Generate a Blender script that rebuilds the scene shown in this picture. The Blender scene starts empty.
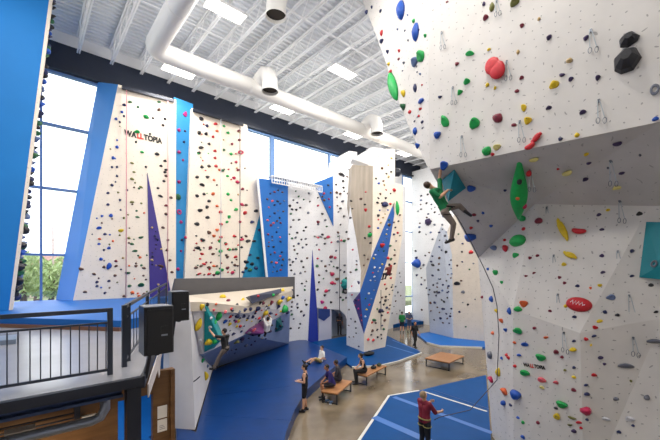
import bpy, math, random
from mathutils import Vector, Matrix
from mathutils.bvhtree import BVHTree

SC = bpy.context.scene
COL = SC.collection
rnd = random.Random(7)
V = Vector

# ------------------------------------------------------------ camera model
# the building's own axes: X along the window wall, Y towards it, Z up from the hall floor
FPX, EYE, HOR, CX = 346.0, 5.2, 270.0, 330.0
YAW = math.radians(41.4)
FW = V((math.sin(YAW), math.cos(YAW), 0)); RT = V((math.cos(YAW), -math.sin(YAW), 0)); UP = V((0, 0, 1))
CAM = V((0, 0, EYE))

def ray(px, py):
    return FW + RT * ((px - CX) / FPX) + UP * ((HOR - py) / FPX)
def P(px, py, d):
    return CAM + ray(px, py) * d
def PV(px, py, v):
    r = ray(px, py); return CAM + r * (v / r.y)
def PU(px, py, u):
    r = ray(px, py); return CAM + r * (u / r.x)
def PZ(px, py, z):
    r = ray(px, py); return CAM + r * ((z - EYE) / r.z)
def PP(px, py, q, n):
    r = ray(px, py); return CAM + r * ((q - CAM).dot(n) / r.dot(n))
def VZ(px, v, z):
    r = ray(px, HOR); t = v / r.y; return V((r.x * t, v, z))
def proj(p):
    q = p - CAM; d = q.dot(FW)
    return CX + FPX * q.dot(RT) / d, HOR - FPX * q.z / d, d

# ------------------------------------------------------------ materials
def lin(c):
    out = []
    for x in c:
        x /= 255.0
        out.append(x / 12.92 if x <= .04045 else ((x + .055) / 1.055) ** 2.4)
    return tuple(out) + (1.0,)

MATS = {}
def mat(name, rgb, rough=.6, metal=0.0, noise=0.0, nscale=3.0, dots=None, bump=0.0, emit=0.0, spec=.5, stretch=None, c2=None):
    if name in MATS: return MATS[name]
    m = bpy.data.materials.new(name); m.use_nodes = True
    nt = m.node_tree; N = nt.nodes; L = nt.links
    b = N['Principled BSDF']
    b.inputs['Roughness'].default_value = rough; b.inputs['Metallic'].default_value = metal
    b.inputs['Specular IOR Level'].default_value = spec
    b.inputs['Base Color'].default_value = lin(rgb)
    if emit:
        b.inputs['Emission Color'].default_value = lin(rgb); b.inputs['Emission Strength'].default_value = emit
    col = None
    if noise or dots or bump:
        geo = N.new('ShaderNodeNewGeometry')
        src = geo.outputs['Position']
        if stretch:
            mp = N.new('ShaderNodeVectorMath'); mp.operation = 'MULTIPLY'; mp.inputs[1].default_value = stretch
            L.new(src, mp.inputs[0]); src = mp.outputs[0]
        nz = N.new('ShaderNodeTexNoise'); nz.inputs['Scale'].default_value = nscale; nz.inputs['Detail'].default_value = 6
        L.new(src, nz.inputs['Vector'])
        rp = N.new('ShaderNodeValToRGB')
        a = lin(rgb)
        bcol = lin(c2) if c2 else tuple(x * (1 - noise) for x in a[:3]) + (1,)
        rp.color_ramp.elements[0].color = bcol; rp.color_ramp.elements[0].position = .3
        rp.color_ramp.elements[1].color = a; rp.color_ramp.elements[1].position = .68
        L.new(nz.outputs['Fac'], rp.inputs['Fac']); col = rp.outputs['Color']
        if bump:
            bp = N.new('ShaderNodeBump'); bp.inputs['Strength'].default_value = bump; bp.inputs['Distance'].default_value = .02
            L.new(nz.outputs['Fac'], bp.inputs['Height']); L.new(bp.outputs['Normal'], b.inputs['Normal'])
        if dots:
            # grid of threaded bolt holes in the wall sheeting
            ax, sp, rad, strength = dots
            nw = N.new('ShaderNodeTexNoise'); nw.inputs['Scale'].default_value = 1.7
            L.new(geo.outputs['Position'], nw.inputs['Vector'])
            sc = N.new('ShaderNodeVectorMath'); sc.operation = 'SCALE'; sc.inputs['Scale'].default_value = .5
            L.new(nw.outputs['Color'], sc.inputs[0])
            ad = N.new('ShaderNodeVectorMath'); ad.operation = 'ADD'
            L.new(geo.outputs['Position'], ad.inputs[0]); L.new(sc.outputs[0], ad.inputs[1])
            k = 1.0 / sp
            mul = N.new('ShaderNodeVectorMath'); mul.operation = 'MULTIPLY'
            mul.inputs[1].default_value = (0, k, k) if ax == 'x' else (k, 0, k)
            L.new(ad.outputs[0], mul.inputs[0])
            fr = N.new('ShaderNodeVectorMath'); fr.operation = 'FRACTION'; L.new(mul.outputs[0], fr.inputs[0])
            sb = N.new('ShaderNodeVectorMath'); sb.operation = 'SUBTRACT'
            sb.inputs[1].default_value = (0, .5, .5) if ax == 'x' else (.5, 0, .5)
            L.new(fr.outputs[0], sb.inputs[0])
            ln = N.new('ShaderNodeVectorMath'); ln.operation = 'LENGTH'; L.new(sb.outputs[0], ln.inputs[0])
            lt = N.new('ShaderNodeMath'); lt.operation = 'LESS_THAN'; lt.inputs[1].default_value = rad / sp
            L.new(ln.outputs['Value'], lt.inputs[0])
            mu = N.new('ShaderNodeMath'); mu.operation = 'MULTIPLY'; mu.inputs[1].default_value = strength
            L.new(lt.outputs[0], mu.inputs[0])
            mx = N.new('ShaderNodeMixRGB'); mx.inputs['Color2'].default_value = lin((60, 58, 60))
            L.new(mu.outputs[0], mx.inputs['Fac']); L.new(col, mx.inputs['Color1']); col = mx.outputs['Color']
        L.new(col, b.inputs['Base Color'])
    MATS[name] = m
    return m

# ------------------------------------------------------------ mesh builder
ORIGIN = {}
class MB:
    def __init__(s): s.v = []; s.f = []; s.m = []; s.smooth = False
    def add(s, vs, fs, mi=0):
        o = len(s.v); s.v += [V(x) for x in vs]
        for f in fs: s.f.append([i + o for i in f]); s.m.append(mi)
        return s
    def box(s, lo, hi, mi=0):
        x0, y0, z0 = lo; x1, y1, z1 = hi
        return s.obox(V(((x0+x1)/2, (y0+y1)/2, (z0+z1)/2)), V((abs(x1-x0)/2, 0, 0)), V((0, abs(y1-y0)/2, 0)), V((0, 0, abs(z1-z0)/2)), mi)
    def obox(s, c, a, b, d, mi=0):
        if a.cross(b).dot(d) < 0: a = -a
        vs = [c + a*i + b*j + d*k for k in (-1, 1) for j in (-1, 1) for i in (-1, 1)]
        return s.add(vs, [(0,2,3,1),(4,5,7,6),(0,1,5,4),(2,6,7,3),(0,4,6,2),(1,3,7,5)], mi)
    def bar(s, p, q, w, h, up=V((0,0,1)), mi=0):
        p, q = V(p), V(q); d = (q-p)/2
        x = d.cross(up)
        if x.length < 1e-6: x = d.cross(V((1,0,0)))
        x.normalize(); y = x.cross(d).normalized()
        return s.obox((p+q)/2, x*w/2, y*h/2, d, mi)
    def tube(s, pts, r, n=8, closed=False, cap=True, mi=0):
        pts = [V(p) for p in pts]; k = len(pts)
        rs = r if isinstance(r, (list, tuple)) else [r]*k
        ref = None; vs = []
        for i in range(k):
            a = pts[i-1] if (i > 0 or closed) else pts[i]
            b = pts[(i+1) % k] if (i < k-1 or closed) else pts[i]
            t = (b-a).normalized()
            if ref is None:
                ref = t.orthogonal().normalized()
            ref = (ref - t*ref.dot(t))
            if ref.length < 1e-6: ref = t.orthogonal()
            ref.normalize(); bi = t.cross(ref)
            for j in range(n):
                an = 2*math.pi*j/n
                vs.append(pts[i] + (ref*math.cos(an) + bi*math.sin(an))*rs[i])
        fs = []
        for i in range(k if closed else k-1):
            i2 = (i+1) % k
            for j in range(n):
                j2 = (j+1) % n
                fs.append((i*n+j, i*n+j2, i2*n+j2, i2*n+j))
        if cap and not closed:
            fs.append(tuple(reversed(range(n)))); fs.append(tuple((k-1)*n+j for j in range(n)))
        return s.add(vs, fs, mi)
    def ball(s, c, r, nu=10, nv=7, mi=0):
        c = V(c); r = V(r) if not isinstance(r, (int, float)) else V((r, r, r))
        vs = [c + V((0, 0, -r.z))]
        for i in range(1, nv):
            t = math.pi*i/nv - math.pi/2
            for j in range(nu):
                a = 2*math.pi*j/nu
                vs.append(c + V((r.x*math.cos(t)*math.cos(a), r.y*math.cos(t)*math.sin(a), r.z*math.sin(t))))
        vs.append(c + V((0, 0, r.z))); top = len(vs)-1
        fs = []
        for j in range(nu): fs.append((0, 1+(j+1) % nu, 1+j))
        for i in range(nv-2):
            for j in range(nu):
                a = 1+i*nu; fs.append((a+j, a+(j+1) % nu, a+nu+(j+1) % nu, a+nu+j))
        a = 1+(nv-2)*nu
        for j in range(nu): fs.append((a+j, a+(j+1) % nu, top))
        return s.add(vs, fs, mi)
    def shell(s, polys, vec, mi=0, eye=None):
        """solid panel: front polygons plus the same polygons pushed back by vec"""
        vec = V(vec); eye = CAM if eye is None else eye
        idx = {}; vs = []
        def gid(p):
            k = (round(p.x, 4), round(p.y, 4), round(p.z, 4))
            if k not in idx: idx[k] = len(vs); vs.append(V(p))
            return idx[k]
        tris = []; flat = []
        for poly in polys:          # split warped faces into triangles so that they are well defined
            n = V((0,0,0))
            for i in range(len(poly)): n += poly[i].cross(poly[(i+1) % len(poly)])
            if len(poly) > 3 and n.length > 0 and max(abs((q-poly[0]).dot(n.normalized())) for q in poly) > .004:
                flat += [[poly[0], poly[i], poly[i+1]] for i in range(1, len(poly)-1)]
            else: flat.append(poly)
        for poly in flat:
            ids = [gid(p) for p in poly]
            n = V((0,0,0))
            for i in range(len(poly)): n += poly[i].cross(poly[(i+1) % len(poly)])
            c = sum(poly, V((0,0,0)))/len(poly)
            if n.dot(eye - c) < 0: ids.reverse()
            tris.append(ids)
        n0 = len(vs); allv = vs + [p + vec for p in vs]
        fs = list(tris); edges = {}
        for t in tris:
            fs.append([i+n0 for i in reversed(t)])
            for i in range(len(t)):
                a, b = t[i], t[(i+1) % len(t)]
                edges[(a, b)] = 1
        for (a, b) in edges:
            if (b, a) not in edges: fs.append([b, a, a+n0, b+n0])
        return s.add(allv, fs, mi)
    def build(s, name, mats, parent=None, loc=None, smooth=None):
        off = V((0,0,0))
        if parent is not None: off = ORIGIN[parent.name]
        me = bpy.data.meshes.new(name)
        base = off + (V(loc) if loc is not None else V((0,0,0)))
        me.from_pydata([tuple(p - base) for p in s.v], [], s.f)
        if not isinstance(mats, (list, tuple)): mats = [mats]
        for m in mats: me.materials.append(m)
        if any(s.m):
            me.polygons.foreach_set('material_index', s.m)
        if smooth if smooth is not None else s.smooth:
            me.polygons.foreach_set('use_smooth', [True]*len(me.polygons))
        me.update(); me.validate()
        o = bpy.data.objects.new(name, me); COL.objects.link(o)
        if loc is not None: o.location = loc
        if parent is not None: o.parent = parent
        ORIGIN[o.name] = base
        return o

def tag(o, label=None, cat=None, group=None, kind=None):
    if label: o['label'] = label
    if cat: o['category'] = cat
    if group: o['group'] = group
    if kind: o['kind'] = kind
    return o
def thing(name, label, cat, loc, group=None, kind=None):
    o = bpy.data.objects.new(name, None); COL.objects.link(o)
    o.location = loc; o.empty_display_size = .2
    ORIGIN[o.name] = V(loc)
    return tag(o, label, cat, group, kind)
def solo(name, mb, m, label, cat, loc, group=None, kind=None, smooth=None):
    o = mb.build(name, m, None, V(loc), smooth); return tag(o, label, cat, group, kind)
def structure(name, mb, m, smooth=None):
    o = mb.build(name, m, None, None, smooth); o['kind'] = 'structure'; return o
def copy_tree(o, parent=None):
    c = o.copy(); COL.objects.link(c)
    if parent is not None: c.parent = parent
    for ch in o.children: copy_tree(ch, c)
    return c
def lerp(a, b, t): return a + (b-a)*t
LAMP_W, UP_W, SKY, EXPO = 175.0, 115.0, 2.7, 0.0
# ============================================================ SETTING
M_CONC = mat('polished_concrete', (138, 124, 104), .13, noise=.35, nscale=.55, c2=(88, 78, 65), spec=.6)
M_WHITE = mat('white_paint', (232, 232, 234), .6, noise=.04)
M_NAVY = mat('navy_steel', (32, 40, 58), .45, noise=.15)
M_DECKMETAL = mat('ceiling_metal', (226, 229, 233), .5, noise=.05, nscale=1)
M_JOIST = mat('joist_paint', (240, 241, 243), .45)
M_BLUESTEEL = mat('window_steel', (104, 138, 188), .4)  # frame steel lightened to carry the bloom of the bright panes
M_DARK = mat('dark_steel', (44, 48, 60), .4, metal=.3)

U0, U1, V0, V1 = -7.0, 33.8, -6.0, 20.5
structure('floor', MB().box((U0, V0, -.3), (U1, 22, 0)), M_CONC)
# corrugated metal roof deck, ribs along X
mb = MB(); prof = []
y = V0
while y < 22:
    prof += [(y, 16.5), (y+.13, 16.5), (y+.16, 16.41), (y+.25, 16.41)]; y += .28
vs = []; fs = []
for (yy, z) in prof: vs += [(U0, yy, z), (U1, yy, z)]
for i in range(len(prof)-1): fs.append((2*i, 2*i+1, 2*i+3, 2*i+2))
mb.add(vs, fs)
mb.box((U0, V0, 16.55), (U1, 22, 16.75))
structure('ceiling', mb, M_DECKMETAL)

# back wall: solid below and beyond the glazing
structure('wall_back', MB().box((U0, V1, 0), (19.2, V1+.3, 3.2)).box((19.2, V1, 0), (27.4, V1+.3, 14.5)).box((29.3, V1, 0), (33.4, V1+.3, 14.5))
          .box((U0, V1+.05, 15.4), (34, V1+.3, 17.0)), M_WHITE)
structure('wall_far', MB().box((33.4, V0, 0), (33.8, V1+.3, 17.0)), M_WHITE)
structure('wall_near', MB().box((U0, V0-.3, 0), (33.8, V0, 17.0)), M_WHITE)
structure('wall_left', MB().box((U0-.3, V0-.3, 0), (U0, V1+.3, 17.0)), M_WHITE)
structure('trim_1', MB().box((U0, V1-.15, 14.5), (34, V1+.2, 15.75)).box((U0, V1-.35, 14.42), (34, V1+.1, 14.55)), M_NAVY)   # header beam over the glazing

mg = bpy.data.materials.new('clear_glass'); mg.use_nodes = True
N = mg.node_tree.nodes; L = mg.node_tree.links
N.remove(N['Principled BSDF'])
tr = N.new('ShaderNodeBsdfTransparent'); gl = N.new('ShaderNodeBsdfGlossy'); gl.inputs['Roughness'].default_value = .02
mx = N.new('ShaderNodeMixShader'); mx.inputs[0].default_value = .06
L.new(tr.outputs[0], mx.inputs[1]); L.new(gl.outputs[0], mx.inputs[2]); L.new(mx.outputs[0], N['Material Output'].inputs['Surface'])
mull = [-5.55, .55, 6.65, 12.75, 18.0, 19.2]
mw = {12.75: .15, 18.0: .08}
def window(i, a, b, z0, z1, rows):
    wa_, wb_ = mw.get(a, .045), mw.get(b, .045)
    r = MB().box((a-wa_, V1-.08, z0), (a+wa_, V1+.12, z1))
    if i in (5, 6): r.box((b-wb_, V1-.08, z0), (b+wb_, V1+.12, z1))
    for z in rows: r.box((a+wa_, V1-.12, z-.05), (b-wb_, V1+.1, z+.05))
    o = structure('window_%d' % i, r, M_BLUESTEEL)
    g = MB().box((a+wa_, V1+.02, z0), (b-wb_, V1+.04, z1)).build('pane', mg, o); g['kind'] = 'structure'
for i in range(5):
    window(i+1, mull[i], mull[i+1], 3.2, 14.5, (3.25, 5.9, 8.95, 11.9, 14.35) if i < 2 else (3.25, 5.9, 8.95, 14.35))
window(6, 27.4, 29.3, 0, 14.5, (.1, 2.6, 5.9, 8.95, 11.9, 14.35))

# mezzanine floor slab with its steel edge
DK = 3.55
corner = V((1.35, 6.0, 0)); far = V((5.3, 17.6, 0))
def dk(z): return [V((U0, 6.0, z)), V((corner.x, 6.0, z)), V((far.x, far.y, z)), V((12.6, far.y, z)), V((12.6, V1, z)), V((U0, V1, z))]
M_RUBBER = mat('deck_rubber', (152, 153, 160), .25, noise=.12, nscale=1.2, spec=.5)
mb = MB(); top = dk(DK); bot = dk(DK-.12); n = len(top)
mb.add(top+bot, [tuple(range(n-1, -1, -1)), tuple(range(n, 2*n))] + [(i, (i+1) % n, n+(i+1) % n, n+i) for i in range(n)])
structure('floor_mezzanine', mb, M_RUBBER)
mb = MB()
mb.box((U0, 5.94, DK-.15), (corner.x+.02, 6.06, DK-.01))
dirr = (far-corner).normalized(); nrm = V((dirr.y, -dirr.x, 0))
mb.bar(corner + V((0, 0, DK-.1)), far + V((0, 0, DK-.1)), .12, .18)
structure('trim_2', mb, M_DARK)
mb = MB()
mb.box((U0, 6.45, DK-.36), (1.18, 6.55, DK-.14)).box((U0, 6.33, DK-.20), (1.18, 6.67, DK-.14)).box((U0, 6.33, DK-.38), (1.18, 6.67, DK-.34))
structure('trim_3', mb, mat('blue_steel_beam', (58, 78, 118), .35, metal=.2))   # I-beam under the mezzanine edge
mb = MB().box((1.19, 6.12, 0), (1.39, 6.32, DK-.21))
structure('column', mb, M_DARK)
# plywood wall under the mezzanine with a wide opening to the mats behind
M_PLY = mat('plywood', (122, 88, 54), .5, noise=.3, nscale=1.4, stretch=(1, 1, 6), c2=(96, 66, 38))
mb = MB().box((U0, 9.0, 0), (1.57, 9.15, 3.4)).box((1.57, 9.0, 2.24), (2.29, 9.15, 3.4)).box((2.29, 9.0, 0), (2.78, 9.15, 2.76)).box((2.68, 8.94, 0), (2.78, 9.0, 2.76))
structure('wall_under_mezzanine', mb, M_PLY)
structure('wall_mezzanine_back', MB().box((U0, 16.5, 0), (4.9, 16.7, 3.4)), mat('shadow_blue_wall', (60, 110, 170), .6))  # one even blue for the back wall
# ============================================================ CLIMBING WALLS
CREAM = (228, 221, 212)
M_CR_X = mat('sanded_grey_panel', (222, 218, 214), .65, noise=.1, nscale=1.6, dots=('x', .21, .014, .5))
M_CR_R5 = M_CR_X
M_ROOF_SHADE_X = mat('textured_grey_panel', (212, 208, 206), .7, noise=.14, nscale=1.3, dots=('x', .21, .012, .35))  # same wall paint, darkened slightly for the shade under the roof
M_TAN = mat('cream_panel', (240, 228, 212), .65, noise=.05, nscale=.9, dots=('y', .24, .016, .3))
M_WH_Y = mat('white_panel', (236, 236, 238), .6, noise=.05, nscale=1, dots=('y', .26, .018, .35))
M_WH_X = mat('white_panel_side', (236, 236, 238), .6, noise=.05, nscale=1, dots=('x', .26, .018, .35))
M_TANGREY = mat('weathered_tan_panel', (190, 176, 158), .7, noise=.3, nscale=1.1, stretch=(3, 3, .4))
M_BLUE = mat('bright_blue_panel', (0, 104, 190), .5, noise=.08, nscale=.6)
M_BLUE_L = mat('pale_blue_panel', (84, 156, 228), .5, noise=.08, nscale=.6)
M_BLUE_S = mat('sky_blue_panel', (28, 134, 196), .55, noise=.1, nscale=1)
M_PURPLE = mat('purple_panel', (62, 48, 132), .55, noise=.1)
M_TEALW = mat('teal_panel', (22, 138, 178), .55, noise=.12)
M_BLUE_D = mat('deep_blue_panel', (34, 96, 180), .5, noise=.1)
M_WGREY = mat('smooth_grey_end_panel', (200, 202, 208), .6, noise=.08, nscale=.8)
SURF = []      # (wall phrase, object) for finding hold seats

def panel(name, polys, vec, m, parent, phrase=None, label=None):
    o = MB().shell(polys, vec).build(name, m, parent)
    if label: o['label'] = label
    if phrase: SURF.append((phrase, o))
    return o

# ---------- the big faceted wall on the right
RW = thing('climbing_wall', 'huge pale faceted climbing wall with an overhanging prow, nearest to the viewer', 'climbing wall', PU(509, 300, 9.5)*1.0, kind='thing')
RW.location = (9.5, 3.66, 0); ORIGIN[RW.name] = V((9.5, 3.66, 0))
UX = 7.9; TOPZ = 16.4
A0 = PU(430, 170, UX); A0.z = 7.82
B0 = PU(660, 122, UX); B0.z = 7.66
Bx = V((UX, -2.2, 7.5))
A1 = V((A0.x-.12, A0.y+.06, TOPZ)); Bx1 = V((UX-.12, -2.2, TOPZ))
L0 = P(365, 0, 12.8); n1 = (A1-A0).cross(L0-A0).normalized()
L = lambda x, y: PP(x, y, A0, n1)
lt = L(356, -32); lt.z = TOPZ
r1 = [A0, A1, lt, L(365, 0), L(374, 30), L(385, 60), L(393, 85), L(400, 105), L(413, 136), L(427, 166)]
e = PU(535, 204, 10.1); g = PU(650, 206, 9.95); f = P(478, 258, 11.31)
h = PU(513, 310, 9.5); i_ = PU(580, 333, 9.2); k = PU(663, 318, 9.72); j = PP(663, 206, g, (i_-g).cross(k-g).normalized())
kx = V((9.75, -2.2, k.z+.15)); jx = j + (kx-k)*1.0; jx.x = j.x + (j.x-g.x)*.6
hb = V((9.7, h.y+.06, 0)); ib = V((9.5, i_.y-.02, 0)); fb = V((10.95, 4.75, 0)); kb = V((9.9, -2.2, 0))
bk = (1.3, 0, 0)
panel('upper_face', [[A0, A1, Bx1, Bx, B0]], bk, M_CR_X, RW, 'upper overhanging face')
panel('prow_face', [r1], (1.1, .25, 0), M_CR_X, RW, 'narrow prow face')
panel('roof_underside', [[A0, e, f], [A0, B0, e], [B0, g, e], [B0, j, g], [B0, Bx, jx], [B0, jx, j]], bk, M_ROOF_SHADE_X, RW, 'grey roof underside')
panel('return_face', [[f, e, h, hb, fb]], (1.0, .1, 0), M_CR_X, RW, 'pale return face')
panel('slab_face', [[e, g, i_, h]], bk, M_CR_X, RW, 'cream slab face')
panel('angled_face', [[g, j, k, i_], [j, jx, kx, k]], bk, M_CR_X, RW, 'angled side face')
lowf = panel('lower_face', [[h, i_, hb], [i_, ib, hb], [i_, k, ib], [k, kx, kb], [k, kb, ib]], bk, M_CR_X, RW, 'grey lower face')

# ---------- near blue wall at the left edge of the hall
BW = thing('climbing_wall', 'tall blue-backed climbing wall beside the daylight window, holds bristling along its edge', 'climbing wall', (-2, 16, 3.55), kind='thing')
bt, bb = PV(49, 0, 16.0), PV(9.0, 308, 16.0)
sl = (bt-bb)/(bt.z-bb.z)
at = lambda z: bb + sl*(z-bb.z)
t_, b_ = at(16.2), at(DK+.285)
mb = MB().shell([[V((U0+.1, 16, 16.2)), t_, b_, V((U0+.1, 16, DK+.285))]], (0, 1.3, 0)); mb.build('side_panel', mat('near_blue_panel', (0, 122, 200), .7, noise=.1, nscale=.5), BW)
ex = V((.10, 0, 0))
mb = MB().shell([[t_, t_+ex, b_+ex, b_]], (0, 1.3, 0)); SURF.append(('near blue wall edge', mb.build('climbing_face', M_TAN, BW)))
EDGE = at

# ---------- twin cream rope walls by the window
VT = 19.3
TW = thing('climbing_wall', 'tall cream top-rope climbing wall with purple wedge and blue stripe, on the mezzanine mats', 'climbing wall', (4, VT, DK+.3), kind='thing')
dv = (0, .9, 0)
pb = lambda px, py, z=None, v=VT: PV(px, py, v) if z is None else VZ(px, v, z)
ZB = DK+.28
p1 = [PV(118, 84.5, VT), PV(176, 99.5, VT), V((PV(176, 150, VT).x, VT, ZB)), VZ(73, VT, ZB)]
CRP1 = panel('cream_panel', [p1], dv, M_TAN, TW, 'left cream rope panel')
side = [PV(98, 82, 20.3), p1[0], p1[3], VZ(56, 20.3, ZB)]
panel('side_panel', [side], (.45, .25, 0), M_BLUE_L, TW, None, 'pale blue side panel')
strip = [PV(174, 97, VT+.25), PV(193, 104, VT+.25), VZ(186, VT+.25, ZB), VZ(174, VT+.25, ZB)]
panel('stripe_panel', [strip], dv, M_BLUE_S, TW, 'blue rope wall stripe')
p2 = [PV(192, 108, VT), PV(247, 125, VT), PV(255, 165, VT), PV(261.5, 208, VT), VZ(238, VT, ZB), VZ(184, VT, ZB)]
panel('cream_panel', [p2], dv, M_TAN, TW, 'right cream rope panel')
tri = [PV(262.5, 200, VT), VZ(237, VT, ZB), VZ(272, VT, ZB)]
panel('triangle_panel', [tri], (0, .6, 0), M_TEALW, TW, 'teal triangle panel')
off = V((0, -.05, 0))
wedge = [PV(147.5, 173, VT-.05), VZ(150, VT-.05, ZB), VZ(171.5, VT-.05, ZB)]
panel('wedge_panel', [wedge], (0, .05, 0), M_PURPLE, TW, 'purple wedge')
for (x0, y0, x1, y1) in ((122, 87.5, 174, 101), (193, 110, 243, 125)):
    MB().bar(PV(x0, y0, VT-.15), PV(x1, y1, VT-.15), .14, .14).bar(PV(x0+2, y0+1, VT-.15), PV(x0+2, y0+1, VT+.02), .06, .06).bar(PV(x1-2, y1-1, VT-.15), PV(x1-2, y1-1, VT+.02), .06, .06).build('top_bar', M_DARK, TW)

WID = .78
def lettering(anchor, xdir, updir, nrm_, height, parent, gap=.02):
    """raised two-colour lettering printed on a wall panel"""
    txt = [('WA', 0), ('LL', 1), ('TOPIA', 0)]
    mb = MB(); x = 0.0
    for run, mi in txt:
        cu = bpy.data.curves.new('lettering', 'FONT'); cu.body = run; cu.size = 1.0; cu.extrude = .0
        cu.offset = .05
        ob = bpy.data.objects.new('lettering', cu); COL.objects.link(ob)
        bpy.context.view_layer.update()
        me = ob.to_mesh()
        vs = [v.co.copy() for v in me.vertices]; fs = [tuple(p.vertices) for p in me.polygons]
        w = max(v.x for v in vs)
        s = height/.72
        mb.add([anchor + xdir*((x+v.x)*s*WID) + updir*(v.y*s) + nrm_*gap for v in vs], fs, mi)
        x += w + .06
        ob.to_mesh_clear(); bpy.data.objects.remove(ob); bpy.data.curves.remove(cu)
    o = mb.build('lettering', [mat('black_ink', (24, 22, 24), .6), mat('red_ink', (215, 45, 40), .6)], parent)
    return o, x*height/.72*WID
q = PV(124.5, 135.2, VT)
lettering(q, V((1, 0, 0)), V((0, 0, 1)), V((0, -1, 0)), .27, CRP1)

# ---------- blue wall right of the rope walls
VB = 18.9
SB = thing('climbing_wall', 'bright blue climbing wall with a white left edge, right of the cream rope walls', 'climbing wall', (11, VB, 0), kind='thing')
sb = [PV(257.5, 178, VB), PV(288, 182, VB), V((PV(288, 182, VB).x, VB, .39)), VZ(267.5, VB, .39), VZ(267.5, VB, 4.2)]
panel('blue_panel', [sb], (.1, .33, 0), M_BLUE, SB, 'bright blue panel')
MB().bar(PV(257.5, 178, VB-.04), VZ(267.5, VB-.04, 4.2), .13, .08, V((0, 1, 0))).build('edge_trim', M_WHITE, SB)

# ---------- tall white wall with the alcove
VW = 19.3; MZ = .3
WW = thing('climbing_wall', 'white climbing wall behind the pillar with a small blue upside-down triangle high up', 'climbing wall', (14, VW, 0), kind='thing')
def base(px, v, z=0.0): return VZ(px, v, z)
wa = [PV(287, 183, VW), PV(314.5, 185, VW), PV(312.5, 250, VW), base(308, VW), base(287, VW)]
WWA = panel('left_panel', [wa], (.1, 1.0, 0), M_WH_Y, WW, 'white panel left')
panel('purple_wedge', [[PV(312.5, 250, VW-.02), base(308, VW-.02), base(318.5, VW-.02), PV(317, 308, VW-.02)]], (0, .4, 0), mat('blue_violet_panel', (36, 56, 160), .5), WW, 'white panel wedge')
wb = [PV(314.5, 185, VW), PV(333, 177, VW), PV(336, 160, VW), PV(349, 151, VW), PV(357, 152, VW), PV(364, 230, VW), PV(366, 300, VW), PV(351, 330, VW), PV(348, 322, VW), PV(345, 315, VW), PV(340, 310, VW), PV(335, 309.5, VW), PV(317, 308, VW), PV(312.5, 250, VW)]
WWB = panel('right_panel', [[wb[-1]] + wb[:5] + [wb[5], wb[6], wb[12]], [wb[6]] + wb[7:13]], (.1, .9, 0), M_WH_Y, WW, 'white panel right')
panel('triangle_panel', [[PV(314.5, 183, VW-.06), PV(333, 176, VW-.06), PV(333.5, 226, VW-.06)]], (0, .06, 0), M_BLUE, WW, 'white panel triangle')
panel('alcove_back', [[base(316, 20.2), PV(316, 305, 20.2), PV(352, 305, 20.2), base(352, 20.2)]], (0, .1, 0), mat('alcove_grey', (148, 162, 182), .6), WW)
panel('alcove_box', [[PV(319, 309, VW-.1), PV(331.5, 309.5, VW-.1), base(331.5, VW-.1), base(319, VW-.1)]], (.0, .5, 0), mat('pale_lilac_panel', (206, 206, 220), .6), WW)
MB().shell([[PV(318.5, 309, VW-.13), PV(330, 309, VW-.13), PV(330, 316, VW-.13), PV(324, 321, VW-.13), PV(318.5, 318, VW-.13)]], (0, .03, 0)).build('box_cap', mat('night_blue_panel', (36, 62, 130), .5), WW)
lettering(PV(313.5, 237.3, VW), V((1, 0, 0)), V((0, 0, 1)), V((0, -1, 0)), .13, WWB)

# ---------- free-standing pillar with the blue stripe
PC = thing('climbing_wall', 'free-standing cream and white climbing pillar with a slanting blue stripe, at the hall centre', 'climbing wall', (15.8, 14.75, 0), kind='thing')
c2 = PZ(364, 352, .1); c1 = PZ(346.5, 345, .1); c3 = PZ(385, 347, .1)
nL = (c1-c2).cross(UP).normalized(); nR = (c3-c2).cross(UP).normalized()
LF = lambda x, y: PP(x, y, c2, nL)
RF = lambda x, y: PP(x, y, c2, nR)
g0 = lambda p: V((p.x, p.y, .0))
tip = RF(364, 334)
in1 = (.9, .5, 0)
panel('left_face', [[g0(c1), g0(c2), tip, LF(353, 301), LF(347, 292)]], in1, M_WH_X, PC, 'white pillar left face')
sA, sB, sC = RF(360, 292), RF(371, 258), RF(392.5, 206)
panel('left_upper_face', [[LF(347, 292), LF(353, 301), sA], [LF(347, 292), sA, P(361, 270, 23)], [LF(347, 292), P(361, 270, 23), P(356, 238, 23.3)], [LF(347, 292), P(356, 238, 23.3), P(347, 240, 23.8)], [P(347, 240, 23.8), P(356, 238, 23.3), P(350, 205, 23.8)]], in1, M_WH_X, PC, 'white pillar left face')
panel('purple_face', [[LF(353, 301), sA, tip]], in1, M_PURPLE, PC, 'pillar purple face')
panel('stripe_face', [[tip, sA, sB, sC, RF(394.5, 214), RF(387, 260)]], (.6, .8, 0), M_BLUE_D, PC, 'blue pillar stripe')
panel('tan_face', [[P(350, 205, 23.8), P(352, 165, 23.8), RF(373, 166)], [P(350, 205, 23.8), RF(373, 166), RF(372.5, 240)], [P(350, 205, 23.8), RF(372.5, 240), P(356, 238, 23.3)], [P(356, 238, 23.3), RF(372.5, 240), P(361, 270, 23)], [RF(372.5, 240), sB, P(361, 270, 23)], [P(361, 270, 23), sB, sA]], (.6, .9, 0), M_TANGREY, PC, 'tan pillar recess')
panel('column_face', [[RF(373, 166), RF(386, 149), RF(395, 149), RF(395, 200), sC, sB, RF(372.5, 240)]], (.4, 1.2, 0), M_TAN, PC, 'cream pillar column')
panel('right_face', [[RF(394.5, 183), RF(403, 185), RF(402.5, 235), RF(392, 300), RF(387, 260), RF(394.5, 214)], [RF(387, 260), RF(392, 300), g0(c3), g0(c2), tip]], (.3, 1.0, 0), M_TAN, PC, 'pillar right face')
panel('cap_face', [[P(352, 159, 23.8), P(372, 147, 23.6), RF(386, 149), P(373, 166, 23.3)]], (.4, .6, -.1), M_WHITE, PC)

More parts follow.
